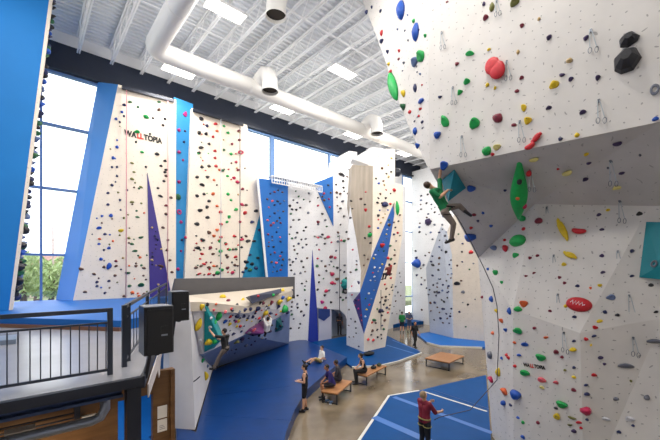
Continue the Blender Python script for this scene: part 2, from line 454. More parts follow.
# ---------- far walls
DW = thing('climbing_wall', 'pale climbing wall in shade just behind the right edge of the pillar', 'climbing wall', (20, 17, 0), kind='thing')
dq = PZ(386, 326.5, .3); dr = PZ(403, 322, .3); nD = (dr-dq).cross(UP).normalized()
DF = lambda x, y: PP(x, y, dq, nD)
panel('panel', [[g0(DF(375, 322)), DF(375, 200), DF(403.5, 186), g0(dr)]], (.5, .1, 0), M_WH_X, DW, 'shaded wall behind pillar')
EW = thing('climbing_wall', 'broad white climbing wall at the far right end, right of the tall window slit', 'climbing wall', (30, 20, 0), kind='thing')
eq = P(413, 319, 34.2); er = P(455, 325.5, 30.5); nE = (er-eq).cross(UP).normalized()
EF = lambda x, y: PP(x, y, eq, nE)
panel('panel', [[g0(eq), EF(412, 172), EF(425, 168), EF(520, 140), g0(EF(520, 330))]], (1.0, -.1, 0), M_WH_X, EW, 'far white wall')
panel('tan_wedge', [[EF(441, 228)-nE*0, EF(425, 270), EF(438, 285), EF(447, 262)]], (0, 0, 0), M_TANGREY, EW) if False else None
E2 = thing('climbing_wall', 'grey far climbing pillar with a faceted base, standing left of the near wall', 'climbing wall', (23.5, 13, 0), kind='thing')
q2 = PZ(453.5, 338, .1); q3 = PZ(484, 341, .1); nQ = (q3-q2).cross(UP).normalized()
QF = lambda x, y: PP(x, y, q2, nQ)
q1 = PZ(436, 332, .1)
nQL = (q1-q2).cross(UP).normalized()
QL = lambda x, y: PP(x, y, q2, nQL)
panel('front_face', [[g0(q2), QF(452, 255), QF(447, 232), QF(460, 200), QF(495, 200), g0(QF(495, 341))]], (.8, .5, 0), mat('cool_grey_panel', (216, 206, 194), .6, noise=.08, dots=('x', .26, .018, .3)), E2, 'far grey pillar')  # front toned warm and light as the lit side of the pillar
panel('left_face', [[g0(q2), QF(452, 255), QF(447, 232), P(441, 226, 26.5), P(426, 268, 28.3), P(428, 300, 28.3), g0(P(430, 330, 28.3))]], (.8, .5, 0), mat('cool_blue_panel', (196, 204, 218), .6, noise=.08, dots=('x', .26, .018, .3)), E2, 'far grey pillar left')  # left face toned bluish to paint in its shade

# ---------- bouldering wall under the mezzanine parapet
BO = thing('bouldering_wall', 'low white bouldering wall with undercut base beside the thick blue mat', 'bouldering wall', (4, 11, 0), kind='thing')
a = P(203, 302, 11.6); b = P(247, 306.5, 15); c = P(293, 290, 21)
pl = P(186, 295.5, 16.9); pr = P(293, 286.5, 21.3)
cr_e = P(203, 354, 12.4); cr_m = P(244, 335, 16.0); cr_f = P(290, 311, 21)
hh = P(213, 369, 17.0); hh.z = .385; ff = P(289, 338, 22.6); ff.z = .385
t = P(190, 302, 11.0); nn = PZ(195, 431, .35); nn.z = .385; s0 = P(173, 325, 11.5); s1 = V((3.45, 11.45, .385))
M_BOW = mat('bouldering_panel', (226, 224, 226), .65, noise=.06, nscale=2)
down = (-.6, 1.0, -.0)
panel('top_face', [[t, a, pl], [a, b, pl], [b, pr, pl], [b, c, pr]], (0, 0, -.3), mat('cream_top_panel', (206, 194, 178), .6, noise=.05), BO, 'cream bouldering ledge', 'cream sloping top face')
panel('upper_face', [[a, b, cr_m, cr_e], [b, c, cr_f, cr_m]], (-.3, .3, 0), M_BOW, BO, 'white bouldering face')
panel('undercut_face', [[cr_e, cr_m, hh], [cr_m, cr_f, ff, hh]], (-.3, .3, 0), mat('undercut_panel', (126, 144, 182), .65, noise=.12, nscale=1.5), BO, 'undercut bouldering face')  # blue-grey colour carries the shade under the overhang
panel('corner_face', [[t, a, cr_e, hh, nn]], (-.5, .6, 0), M_BOW, BO, 'bouldering wall corner')
panel('end_face', [[s0, t, nn, s1]], (-.1, .6, 0), M_WGREY, BO, 'grey bouldering end face')
MB().tube([P(184, 385.5, 10.75), P(191, 383.5, 10.7), P(196, 380, 10.65), P(200, 376.5, 10.62)], .018, 6).build('seam_strip', M_DARK, BO)
# teal, purple, navy volumes bolted to it
def wseat(px, py, root, out=0.0):
    """point on a wall where the sight line meets it"""
    d_ = ray(px, py).normalized(); best = None
    for ph, o in SURF:
        if o.parent is not root: continue
        vs = [v.co + ORIGIN[o.name] for v in o.data.vertices]
        b_ = BVHTree.FromPolygons(vs, [tuple(p.vertices) for p in o.data.polygons])
        l_, n_, ix, ds = b_.ray_cast(CAM, d_)
        if l_ is not None and (best is None or ds < best[2]): best = (l_, n_ if n_.dot(d_) < 0 else -n_, ds)
    return best[0] + best[1]*out
BS = lambda x, y, o=.015: wseat(x, y, BO, o)
def volume(name, pts, apex, m, label, short='coloured volume'):
    """faceted plywood volume: rim polygon + apex"""
    mb = MB(); n = len(pts); c0 = sum(pts, V((0,0,0)))/n
    mb.add(list(pts)+[apex], [(i, (i+1) % n, n) for i in range(n)] + [tuple(range(n-1, -1, -1))])
    loc = c0
    o = mb.build(name, m, None, loc); tag(o, label, 'volume')
    SURF.append((short, o)); return o
M_TEALV = mat('teal_volume', (30, 166, 172), .45, noise=.25, nscale=5)
volume('climbing_volume', [BS(204, 304.5), BS(204, 352), BS(214, 348), BS(223, 338), BS(221, 331), BS(215, 318), BS(207, 305)], BS(209, 338, .45), M_TEALV, 'big teal triangular volume at the bouldering wall corner beside the climber', 'teal corner volume')
volume('climbing_volume', [BS(244, 333, .03), BS(249, 328, .03), BS(262, 320.5, .03), BS(267, 321.5, .03), BS(262, 331, .05), BS(252, 336, .05)], BS(255, 329, .5), mat('plum_volume', (104, 34, 104), .45, noise=.2), 'purple faceted volume on the crease of the bouldering wall', 'purple volume')
volume('climbing_volume', [P(245.5, 297.5, 15.6), P(252, 304, 15.1), P(281.5, 292.5, 18.6), P(281, 288.5, 19.2)], P(249, 296, 15.0), mat('slate_volume', (40, 46, 70), .5), 'long dark slate volume on the top edge of the bouldering wall', 'dark slate volume')
volume('climbing_volume', [BS(280, 317, .02), BS(281, 330, .02), BS(275, 332, .02), BS(276, 320, .02)], BS(278.5, 325, .3), mat('sea_green_volume', (10, 96, 100), .5), 'dark sea-green volume low on the bouldering wall behind the white-shirted climber', 'sea-green volume')
# parapet over it
par = [P(165, 281, 16.6), P(182, 279, 17.0), P(292, 277.3, 21.2), P(292, 286.3, 21.2), P(182, 296.4, 17.0)]
par = [V((5.5, 17.6, 4.78)), V((12.6, 17.6, 4.78)), V((12.6, 17.6, 3.45)), V((5.2, 17.6, 3.45))]
structure('wall_parapet', MB().shell([par], (0, .2, 0)), mat('parapet_grey', (92, 90, 92), .6, noise=.08))

# lettering low on the big wall
q, q2_ = wseat(524, 366, RW, .012), wseat(548, 369.8, RW, .012)
xd = (q2_-q).normalized(); nd = xd.cross(UP).normalized(); nd = nd if nd.dot(CAM-q) > 0 else -nd
lettering(q, xd, nd.cross(xd).normalized() if nd.cross(xd).z > 0 else -nd.cross(xd).normalized(), nd, .085, lowf, .006)
# teal volumes on the big wall
RS = lambda x, y, o=.015: wseat(x, y, RW, o)
volume('climbing_volume', [RS(454.5, 168.8), RS(466, 187.5), RS(446, 189), RS(441.5, 180)], RS(449, 186, .6), mat('teal_wedge', (18, 136, 160), .45, noise=.12), 'teal pyramid volume under the roof beside the green-shirted climber', 'teal roof pyramid')
volume('climbing_volume', [RS(646, 222), V((9.25, -.2, 6.0)), V((9.3, -.2, 4.9)), RS(639, 277.5)], RS(654, 268, .3), mat('teal_slab', (20, 138, 150), .45, noise=.12), 'teal slanted slab volume at the right edge of the near wall', 'teal slab volume')
# ============================================================ MATS
M_MAT = mat('blue_mat_vinyl', (0, 70, 132), .5, noise=.14, nscale=1.2, spec=.12)
M_MATD = mat('deep_blue_mat_vinyl', (0, 56, 120), .32, noise=.22, nscale=1.6, bump=.25, spec=.5)
M_MATB = mat('bright_blue_mat_vinyl', (0, 100, 184), .5, noise=.08, nscale=1.2, spec=.4)
M_TRIM = mat('mat_edge_trim', (206, 204, 198), .5)
M_SEAM = mat('pale_blue_tape', (52, 104, 176), .4)

def slab(name, pts, z0, z1, m, label, trim_edges=(), group=None):
    c = sum(pts, V((0,0,0)))/len(pts)
    t = thing(name, label, 'mat', (c.x, c.y, z0), group)
    MB().shell([[V((p.x, p.y, z1)) for p in pts]], (0, 0, z0-z1)).build('pad', m, t)
    for (i, j2) in trim_edges:
        p, q = pts[i], pts[j2]
        MB().bar(V((p.x, p.y, z0+(z1-z0)/2)), V((q.x, q.y, z0+(z1-z0)/2)), .09, (z1-z0)*1.04).build('edge_trim', M_TRIM, t)
    return t
def seam(t, x0, y0, x1, y1, z, w=.1, m=None):
    p, q = PZ(x0, y0, z), PZ(x1, y1, z)
    MB().bar(p+V((0,0,.002)), q+V((0,0,.002)), w, .006).build('seam_strip', m or M_SEAM, t)

z = .1
pts = [PZ(355, 446, z), PZ(389, 395.5, z), PZ(419, 390.5, z), PZ(445, 384, z), PZ(486, 375, z), V((10.5, 4.6, z)), V((9.3, 3.5, z)), V((9.3, -2, z)), V((4.5, -2, z))]
pts = pts[:6] + [V((9.4, 3.5, z)), PZ(560, 520, z), PZ(340, 470, z)]
bm = slab('floor_mat', pts, 0, z, M_MAT, 'flat blue floor mat under the maroon-shirted woman, in front of the near wall', ((0, 1), (1, 2)))
seam(bm, 422, 391, 487, 411.5, z, .09, M_TRIM); seam(bm, 394, 397, 492, 433, z, .22); seam(bm, 374, 417, 440, 446, z, .3); seam(bm, 430, 389, 489, 409, z, .05, M_MATD)
pts = [PZ(421.5, 352.5, z), PZ(398, 361, z), PZ(378, 365.5, z), PZ(352, 366.5, z), PZ(330, 352, z), PZ(300, 346, z), V((12.0, 19.2, z)), V((18.7, 19.2, z)), PZ(388, 336, z)]
pm = slab('floor_mat', pts, 0, z, M_MAT, 'flat blue floor mat around the foot of the striped pillar', ((0, 1), (1, 2), (2, 3)))
seam(pm, 386, 345, 416, 354, z, .12); seam(pm, 392, 340, 420, 351, z, .1)
pts = [PZ(417, 334, z), PZ(427, 342, z), PZ(440, 345.5, z), PZ(482, 347, z), PZ(500, 347, z), PZ(500, 332, z), PZ(453, 328, z)]
slab('floor_mat', pts, 0, z, M_MATB, 'flat blue floor mat around the grey far pillar', ((1, 2), (2, 3)))
pts = [PZ(384, 328, z), PZ(404, 325.5, z), PZ(425, 323, z), PZ(458, 327, z), PZ(520, 332, z), PZ(520, 318, .1), PZ(408, 314, z), PZ(380, 320, z)]
slab('floor_mat', pts, 0, .3, M_MAT, 'raised blue mat along the far white wall')
# thick bouldering mat
z = .38
pts = [PZ(347, 357, z), PZ(325, 374, z), PZ(307, 389.5, z), PZ(294.5, 410, z), PZ(286, 432, z), PZ(282, 452, z), V((3.2, 8.6, z)), V((2.95, 9.3, z)), V((3.55, 11.3, z)), PZ(196, 432, z), PZ(213, 370, z), PZ(288, 340, z), PZ(306, 340, z)]
tm = slab('bouldering_mat', pts, 0, z, M_MATD, 'thick dark blue bouldering mat below the low white bouldering wall')
seam(tm, 214, 395, 290, 386, z, .05, M_MATD); seam(tm, 206, 415, 292, 420, z, .05, M_MATD)
slab('floor_mat', [V((-1, 9.3, 0)), V((2.85, 9.3, 0)), V((2.85, 11.6, 0)), V((3.3, 12.0, 0)), V((4.6, 16.4, 0)), V((-1, 16.4, 0))], 0, .1, M_MATB, 'blue mat seen through the opening below the mezzanine')
# mats on the mezzanine in front of the window and rope walls
zt = DK+.28
pts = [V((U0+.3, 18.2, 0)), PZ(0, 327, DK), PZ(120, 331, DK), V((2.6, 11.2, 0)), V((4.85, 17.85, 0)), V((12.4, 17.85, 0)), V((12.4, 20.3, 0)), V((U0+.3, 20.3, 0))]
mm = slab('mezzanine_mat', pts, DK, zt, M_MATB, 'bright blue mat on the mezzanine below the cream rope walls')
p, q = PZ(0, 327, DK), PZ(120, 331, DK)
o3 = V((.0, -.04, 0)); MB().bar(V((p.x, p.y-.05, DK+.05)), V((q.x, q.y-.05, DK+.05)), .06, .1).build('edge_trim', mat('wood_edge', (120, 82, 62), .5), mm)

# ============================================================ RAILINGS
M_RAIL = mat('railing_paint', (52, 58, 70), .4, metal=.2)
zr = DK+1.02
ry = 6.4
r1t = thing('railing', 'dark metal guard railing with thin balusters along the mezzanine front', 'railing', (-2, ry, DK))
px_post = VZ(110, ry, DK).x
MB().bar((U0, ry, zr), (px_post, ry, zr), .05, .06).build('top_rail', M_RAIL, r1t)
MB().bar((U0, ry, DK+.08), (px_post, ry, DK+.08), .035, .04).build('bottom_rail', M_RAIL, r1t)
MB().bar((U0, ry, zr-.2), (px_post, ry, zr-.2), .025, .03).build('middle_rail', M_RAIL, r1t)
MB().box((px_post-.035, ry-.035, DK), (px_post+.035, ry+.035, zr+.03)).build('post', M_RAIL, r1t)
MB().box((px_post-2.4, ry-.03, DK), (px_post-2.33, ry+.03, zr)).build('post', M_RAIL, r1t)
for xx in (7, 18, 30, 40.5, 50.5, 61, 70.5, 79.5, 89, 97.5, 106):
    X = VZ(xx, ry, DK).x
    MB().tube([(X, ry, DK+.08), (X, ry, zr-.2)], .008, 6).build('baluster', M_RAIL, r1t)
s_ = V((1.27, 6.75, 0)); e_ = V((5.05, 17.5, 0)); dv2 = (e_-s_)
r2t = thing('railing', 'dark metal railing running back past the two loudspeakers towards the grey parapet', 'railing', (s_.x, s_.y, DK))
zv = lambda p, z: V((p.x, p.y, z))
MB().bar(zv(s_, zr), zv(e_, zr+.0), .05, .06).build('top_rail', M_RAIL, r2t)
MB().bar(zv(s_, DK+.1), zv(e_, DK+.1), .035, .04).build('bottom_rail', M_RAIL, r2t)
MB().bar(zv(s_, zr-.2), zv(e_, zr-.2), .025, .03).build('middle_rail', M_RAIL, r2t)
for tt in (0, .035, .3, .62, .99):
    p = s_ + dv2*tt
    MB().box((p.x-.035, p.y-.035, DK), (p.x+.035, p.y+.035, zr+.03)).build('post', M_RAIL, r2t)
for q in range(26):
    p = s_ + dv2*(.06+.035*q)
    MB().tube([zv(p, DK+.1), zv(p, zr-.2)], .008, 6).build('baluster', M_RAIL, r2t)

# ============================================================ LOUDSPEAKERS
M_SPK = mat('speaker_black', (12, 13, 20), .3)
M_GRILL = mat('speaker_grille', (14, 15, 20), .45)
def loudspeaker(x0, x1, y0, y1, d, label):
    c = P((x0+x1)/2, (y0+y1)/2, d); w = (x1-x0)*d/FPX; hgt = (y1-y0)*d/FPX
    to = (CAM-c); to.z = 0; fwd = (to.normalized() + RT*.45).normalized()
    xa = V((-fwd.y, fwd.x, 0))
    t = thing('loudspeaker', label, 'loudspeaker', c - UP*hgt/2, 'loudspeakers on the mezzanine railing')
    a_ = w*.43; b_ = .2
    prof = [(-a_, b_*.9), (-a_*.85, b_), (a_*.85, b_), (a_, b_*.9), (a_*.8, -b_), (-a_*.8, -b_)]
    def body(z0, z1, k=1.0):
        vs = []
        for zz in (z0, z1):
            for (px, py) in prof: vs.append(c + xa*px*k + fwd*py*k + UP*zz)
        n = len(prof)
        return vs, [tuple(range(n-1, -1, -1)), tuple(range(n, 2*n))] + [(i, (i+1) % n, n+(i+1) % n, n+i) for i in range(n)]
    MB().add(*body(-hgt*.5, hgt*.5)).build('cabinet', M_SPK, t)
    MB().obox(c + fwd*(b_+.006), xa*a_*.8, fwd*.006, UP*hgt*.45).build('grille', M_GRILL, t)
    hn = MB(); hn.obox(c + fwd*(b_+.012) + UP*hgt*.02 + xa*a_*.3, xa*.05, fwd*.006, UP*.05)
    hn.build('horn', mat('horn_black', (10, 10, 14), .3), t)
    MB().obox(c + fwd*(b_+.014) - UP*hgt*.1 + xa*a_*.3, xa*.045, fwd*.004, UP*.012).build('badge', mat('badge_silver', (150, 155, 165), .3, metal=.8), t)
    MB().add(*body(hgt*.5, hgt*.5+.012, .97)).build('top_cap', mat('speaker_top', (120, 126, 138), .4), t)
    return t, c, fwd, hgt
_, c, fw_, hg = loudspeaker(139, 171, 306, 352, 5.3, 'large black loudspeaker hung in front of the railing, nearest the camera')
MB().bar(c-UP*(hg/2+.02)+fw_*.1, c-UP*(hg/2+.02)-fw_*.45, .06, .03).bar(c-UP*(hg/2+.0)-fw_*.2, V((c.x, c.y, DK-.1))-fw_*.45, .05, .05).build('bracket', M_DARK, _)
_, c, fw_, hg = loudspeaker(168, 187.5, 291.5, 320, 8.0, 'smaller-looking black loudspeaker further along the railing, by the bouldering wall')
MB().bar(c-UP*(hg/2+.02)+fw_*.1, c-UP*(hg/2+.02)-fw_*.5, .06, .03).bar(c-UP*(hg/2)-fw_*.2, V((c.x, c.y, DK-.3))-fw_*.5, .05, .05).build('bracket', M_DARK, _)

# things under and on the mezzanine edge
M_GALV = mat('galvanised_duct', (150, 160, 178), .35, metal=.55)
dpt = [PV(-40, 460, 7.6), PV(28, 439, 7.6), PV(92, 421, 7.6), PV(100, 417, 7.6), PV(105, 409, 7.6), PV(105, 395, 7.6)]
dpt[1].z = dpt[0].z = dpt[2].z
dd = thing('air_duct', 'silver round air duct running below the mezzanine and bending up', 'duct', dpt[2])
MB().tube(dpt, .085, 14).build('pipe', M_GALV, dd, smooth=True)
for xx in (48, 71):
    p = VZ(xx, 7.6, dpt[2].z); MB().tube([p-V((.015, 0, 0)), p+V((.015, 0, 0))], .092, 14).build('joint_band', M_GALV, dd)
for (y0, y1, nm) in ((425.5, 413, 'upper of two thin dark conduits under the mezzanine'), (433, 418, 'lower of two thin dark conduits under the mezzanine')):
    p, q = PV(0, y0, 8.6), PV(74, y1, 8.6); p.z = q.z
    solo('conduit', MB().tube([V((U0, 8.6, q.z)), q], .018, 8), M_DARK, nm, 'pipe', q)
q = PV(77, 409, 8.9); solo('pipe_clamp', MB().box((q.x-.05, q.y-.05, q.z-.2), (q.x+.05, q.y+.08, q.z+.2)), M_DARK, 'black upright clamp holding the conduits on the plywood', 'bracket', q)
q = PV(89, 418, 8.97); solo('junction_box', MB().box((q.x-.13, q.y-.06, q.z-.07), (q.x+.13, q.y+.03, q.z+.07)), M_WHITE, 'small white junction box on the plywood under the mezzanine', 'box', q)
M_PAPER = mat('paper', (238, 234, 230), .6)
for (y0, y1, lb) in ((407, 416.6, 'white paper notice on the plywood, above the other one'), (420.6, 430, 'white paper notice on the plywood, below the other one')):
    a_, b_ = PV(157.5, y0, 8.985), PV(167, y1, 8.985)
    o = thing('notice', lb, 'notice', (a_.x, 8.985, b_.z))
    MB().box((a_.x, 8.98, b_.z), (b_.x, 8.995, a_.z)).build('sheet', M_PAPER, o)
    if y0 > 410:
        m_ = MB()
        for u_ in range(3): m_.box((a_.x+.04, 8.976, b_.z+.06+.04*u_), (b_.x-.04-.02*u_, 8.98, b_.z+.072+.04*u_))
        m_.build('printed_line', mat('faint_ink', (150, 140, 150), .6), o)
# underside lamp below the mezzanine
lp = PV(20, 432, 8.0)
# white gusset and hardware on the outside of the deck edge
p = corner + dirr*1.2
solo('edge_banner', MB().shell([[corner+dirr*.2+nrm*.1+UP*(DK-.2), corner+dirr*5.2+nrm*.1+UP*(DK-.14), corner+dirr*5.2+nrm*.1+UP*(DK-.45), corner+dirr*3.1+nrm*.1+UP*(DK-.48), corner+dirr*2.8+nrm*.1+UP*(DK-.76), corner+dirr*2.5+nrm*.1+UP*(DK-.76), corner+dirr*2.2+nrm*.1+UP*(DK-.5), corner+dirr*.2+nrm*.1+UP*(DK-.42)]], -nrm*.02), mat('dusty_white_sheet', (214, 206, 206), .7, noise=.2, nscale=4), 'dusty white panel fixed along the mezzanine edge below the loudspeakers', 'panel', p)
q = PZ(0, 342, DK)
solo('floor_hatch', MB().box((q.x-2.5, q.y-.5, DK), (q.x+.28, q.y+.3, DK+.1)), mat('hatch_grey', (116, 130, 150), .5), 'low grey-blue step at the left edge of the mezzanine floor', 'step', q)

# ============================================================ ROOF JOISTS
jy0, jy1 = -5.5, 20.3
zb, ztp = 15.5, 16.33
def joist(u):
    t = thing('roof_joist', 'x', 'roof joist', (u, 20.3, zb), 'white open-web roof joists')
    MB().box((u-.07, jy0, ztp-.03), (u-.015, jy1, ztp+.05)).box((u+.015, jy0, ztp-.03), (u+.07, jy1, ztp+.05)).build('top_chord', M_JOIST, t)
    MB().box((u-.07, jy0, zb-.03), (u-.015, jy1-.1, zb+.03)).box((u+.015, jy0, zb-.03), (u+.07, jy1-.1, zb+.03)).build('bottom_chord', M_JOIST, t)
    pts = [V((u, jy1, ztp))]; y = jy1-.5; up = False
    while y > jy0:
        pts.append(V((u, y, ztp if up else zb))); up = not up; y -= .68
    MB().tube(pts, .022, 5).build('web', M_JOIST, t)
    return t
ju = [1.9+1.34*k_ for k_ in range(0, 23)]
ORD = ['', 'first', 'second', 'third', 'fourth', 'fifth', 'sixth', 'seventh', 'eighth', 'ninth', 'tenth', 'eleventh', 'twelfth', 'thirteenth', 'fourteenth', 'fifteenth', 'sixteenth', 'seventeenth', 'eighteenth', 'nineteenth', 'twentieth', 'twenty-first', 'twenty-second', 'twenty-third', 'twenty-fourth', 'twenty-fifth', 'twenty-sixth', 'twenty-seventh', 'twenty-eighth', 'twenty-ninth', 'thirtieth']
j0 = joist(ju[0])
js = [j0]
for u in ju[1:]:
    c_ = copy_tree(j0); c_.location.x = u; js.append(c_)
for n_, t in enumerate(js): t['label'] = 'white open-web roof joist, %s along the window wall counted from its left end' % ORD[n_+1]
for (vv, lb) in ((14.6, 'thin white bridging rod across the joists, nearer the window'), (9.2, 'thin white bridging rod across the joists, further from the window')):
    solo('bridging_rod', MB().tube([(U0, vv, zb-.05), (36, vv, zb-.05)], .02, 6), M_JOIST, lb, 'rod', (0, vv, zb))
for (vv, uu, lb) in ((11.2, 9.0, 'thin sprinkler pipe below the roof joists in mid hall'),):
    solo('sprinkler_pipe', MB().tube([(U0, vv, zb-.12), (34, vv, zb-.12)], .035, 8), M_JOIST, lb, 'pipe', (0, vv, zb))

# ============================================================ AIR DUCT
M_DUCT = mat('duct_white', (236, 234, 230), .4)
dz, du, dvv, dr_ = 14.15, 3.9, 15.25, .38
dt = thing('air_duct', 'fat white round air duct with an elbow, hung below the roof joists', 'duct', (du, dvv, dz))
pts = [V((du, -5, dz)), V((du, 6, dz)), V((du, dvv-.45, dz))]
for k_ in range(1, 6):
    an = math.pi/2*k_/6; pts.append(V((du+.45-.45*math.cos(an), dvv-.45+.45*math.sin(an), dz)))
pts += [V((du+.45, dvv, dz)), V((26.5, dvv, dz))]
MB().tube(pts, dr_, 28).build('pipe', M_DUCT, dt, smooth=True)
for X in (8.2, 13.0, 17.6, 22.5, 26): MB().tube([(X-.03, dvv, dz), (X+.03, dvv, dz)], dr_+.015, 28).build('joint_band', M_DUCT, dt)
for Y in (12.2, 8.0, 3.5): MB().tube([(du, Y-.03, dz), (du, Y+.03, dz)], dr_+.015, 28).build('joint_band', M_DUCT, dt)
def nozzle(x0, y0, label, d, par, r=.36, up_=.75):
    # elbow drum with a dark disc as the shade in its downward mouth
    c_ = P(x0, y0, d)
    pts = [c_+UP*up_+RT*.0 , c_+UP*.35, c_]
    o = MB().tube([c_+UP*up_+V((0, -.75, .0)), c_+UP*(up_-.04)+V((0, -.35, 0)), c_+UP*(up_-.16)+V((0, -.12, 0)), c_+UP*(up_-.36), c_], r, 20, cap=False)
    n_ = o.build('outlet', M_DUCT, par, smooth=True)
    MB().tube([c_+UP*.1, c_+UP*.11], r-.01, 20).build('outlet_mouth', mat('dark_void', (46, 38, 30), .8), n_)
    MB().tube([c_-UP*.03, c_+UP*.05], [r+.03, r+.03], 20, cap=False).build('outlet_rim', M_DUCT, n_)
    return n_
def branch(px, v):
    c_ = VZ(px, v, 13.6)
    pts = [V((c_.x, dvv, dz+.1)), V((c_.x, dvv-.3, dz+.4)), V((c_.x, dvv-.65, dz+.5)), V((c_.x, dvv-.95, dz+.32)), V((c_.x, dvv-1.08, dz-.02)), V((c_.x, dvv-1.1, dz-.5))]
    o = MB().tube(pts, .37, 20, cap=False).build('outlet', M_DUCT, dt, smooth=True)
    e_ = pts[-1]
    MB().tube([e_+UP*.1, e_+UP*.11], .355, 20).build('outlet_mouth', mat('dark_void', (46, 38, 30), .8), o)  # dark disc paints the shade inside the white pipe
    MB().tube([e_-UP*.02, e_+UP*.06], .39, 20, cap=False).build('outlet_rim', M_DUCT, o)
branch(270, 14.15); branch(377, 14.15)
t2 = thing('air_outlet', 'white downturned air outlet hanging at the top of the picture', 'air outlet', P(275, 15, 13))
q = P(276, 16, 13.2)
o = MB().tube([q+V((-.0, -2.2, .95)), q+V((0, -.7, .95)), q+V((0, -.25, .82)), q+V((0, -.03, .5)), q], .38, 20, cap=False).build('pipe', M_DUCT, t2, smooth=True)
MB().tube([q+UP*.1, q+UP*.11], .37, 20).build('outlet_mouth', MATS['dark_void'], t2)  # shade inside this outlet, painted as a dark disc
MB().tube([q-UP*.02, q+UP*.06], .40, 20, cap=False).build('outlet_rim', M_DUCT, t2)

# ============================================================ HIGH-BAY LAMPS
M_LAMP = mat('lamp_panel', (255, 250, 240), .5, emit=9.0)
M_LAMPB = mat('lamp_body', (235, 235, 235), .5)
lu = [5.7+6.1*k_ for k_ in range(-1, 4)]; lv = [17.8, 12.45, 7.8, 3.2]
def highbay(u, v):
    t = thing('high_bay_lamp', 'x', 'lamp', (u, v, 15.0), 'bright rectangular high-bay ceiling lamps')
    MB().box((u-.75, v-.32, 15.0), (u+.75, v+.32, 15.1)).build('housing', M_LAMPB, t)
    MB().box((u-.7, v-.28, 14.985), (u+.7, v+.28, 15.0)).build('diffuser', M_LAMP, t)
    m_ = MB()
    for sx in (-.6, .6): MB().tube([(u+sx, v, 15.1), (u+sx, v, 15.5)], .01, 5).build('hanger', M_JOIST, t)
    return t
h0 = highbay(lu[1], lv[0]); hb_ = {}
for iu, u in enumerate(lu):
    for iv, v in enumerate(lv):
        if (iu, iv) == (0, 0): continue
        t = h0 if (iu, iv) == (1, 0) else copy_tree(h0)
        t.location = (u, v, 15.0)
        t['label'] = 'bright rectangular ceiling lamp, %s along and in the %s row from the window' % (ORD[iu+1], ORD[iv+1])
        ld = bpy.data.lights.new('highbay_light', 'AREA'); ld.shape = 'RECTANGLE'; ld.size = 1.4; ld.size_y = .56
        ld.energy = LAMP_W; ld.color = (1.0, .95, .88)
        lo = bpy.data.objects.new('highbay_light', ld); COL.objects.link(lo); lo.location = (u, v, 14.97)
        lq = bpy.data.lights.new('lamp_glow', 'POINT'); lq.shadow_soft_size = .6; lq.energy = UP_W; lq.color = (1.0, .97, .93)  # added unseen point fill that brightens the roof deck and joists
        lo = bpy.data.objects.new('lamp_glow', lq); COL.objects.link(lo); lo.location = (u, v, 14.1)

# box hanging near the far end
q = P(394, 172.5, 27)
t = thing('ceiling_unit', 'dark round unit hanging below the roof right of the pillar top', 'fan', q)
MB().tube([q-RT*.55, q-RT*.45, q+RT*.4, q+RT*.5], [.2, .32, .32, .22], 14).build('body', M_DARK, t)
MB().tube([q+UP*.3, V((q.x, q.y, 15.4))], .03, 6).build('hanger', M_JOIST, t)
# white lattice rail on top of the white wall
t = thing('lattice_rail', 'white ribbed rail along the top of the blue and white walls under the windows', 'rail', PV(295, 181, 18.6))
a_, b_ = PV(272, 182.5, 18.6), PV(322, 182.5, 18.6); b_.z = a_.z
MB().bar(a_, b_, .06, .06).bar(a_+UP*.42, b_+UP*.42, .06, .06).build('frame', M_WHITE, t)
n_ = 22
for k_ in range(n_+1):
    p = lerp(a_, b_, k_/n_); MB().bar(p, p+UP*.42, .05, .04, V((1, 0, 0))).build('baluster', M_JOIST, t)
MB().bar(a_+UP*.42+V((0, .3, 0)), b_+UP*.42+V((0, .3, 0)), .5, .03).build('top_plate', M_WHITE, t)

# ============================================================ BENCHES
M_WOOD = mat('bench_wood', (164, 114, 72), .45, noise=.25, nscale=2.5, stretch=(1, 6, 1))
M_LEG = mat('bench_leg', (34, 36, 42), .45)
def bench(corners, label, zt=.46):
    ps = [PZ(x, y, zt) for x, y in corners]
    c = sum(ps, V((0,0,0)))/4
    e1 = ((ps[1]-ps[0]) + (ps[2]-ps[3]))/2; e2 = ((ps[3]-ps[0]) + (ps[2]-ps[1]))/2
    l1, l2 = e1.length, e2.length
    if l1 < l2: e1, e2, l1, l2 = e2, e1, l2, l1
    ux = e1.normalized(); uy = (e2 - ux*e2.dot(ux)).normalized()
    t = thing('bench', label, 'bench', (c.x, c.y, 0), 'low wooden benches on the concrete floor')
    k_ = V((c.x, c.y, zt-.025))
    MB().obox(k_, ux*l1/2, uy*l2/2, UP*.025).build('seat', M_WOOD, t)
    for sx in (-1, 1):
        for sy in (-1, 1):
            p = V((c.x, c.y, 0)) + ux*sx*(l1/2-.06) + uy*sy*(l2/2-.05)
            MB().bar(p, p+UP*(zt-.05), .045, .045, V((1, 0, 0))).build('leg', M_LEG, t)
        p = V((c.x, c.y, 0)) + ux*sx*(l1/2-.06)
        MB().bar(p-uy*(l2/2-.05)+UP*.04, p+uy*(l2/2-.05)+UP*.04, .035, .035).build('stretcher', M_LEG, t)
    MB().obox(V((c.x, c.y, zt-.075)), ux*(l1/2-.06), uy*(l2/2-.1), UP*.022).build('apron', M_LEG, t)
    return t, V((c.x, c.y, zt)), ux, uy, l1, l2
B1 = bench([(426, 357.5), (448.5, 363), (464, 356), (441, 351.8)], 'empty low wooden bench standing alone on the concrete, nearest the near wall')
B2 = bench([(356.5, 373.5), (366.5, 376.2), (386, 366), (377.5, 363.8)], 'long wooden bench where the woman in a black tank top sits')
B3 = bench([(322, 390.5), (336.5, 394.5), (351, 381.5), (338.5, 378.2)], 'wooden bench with two seated people beside the thick blue mat')

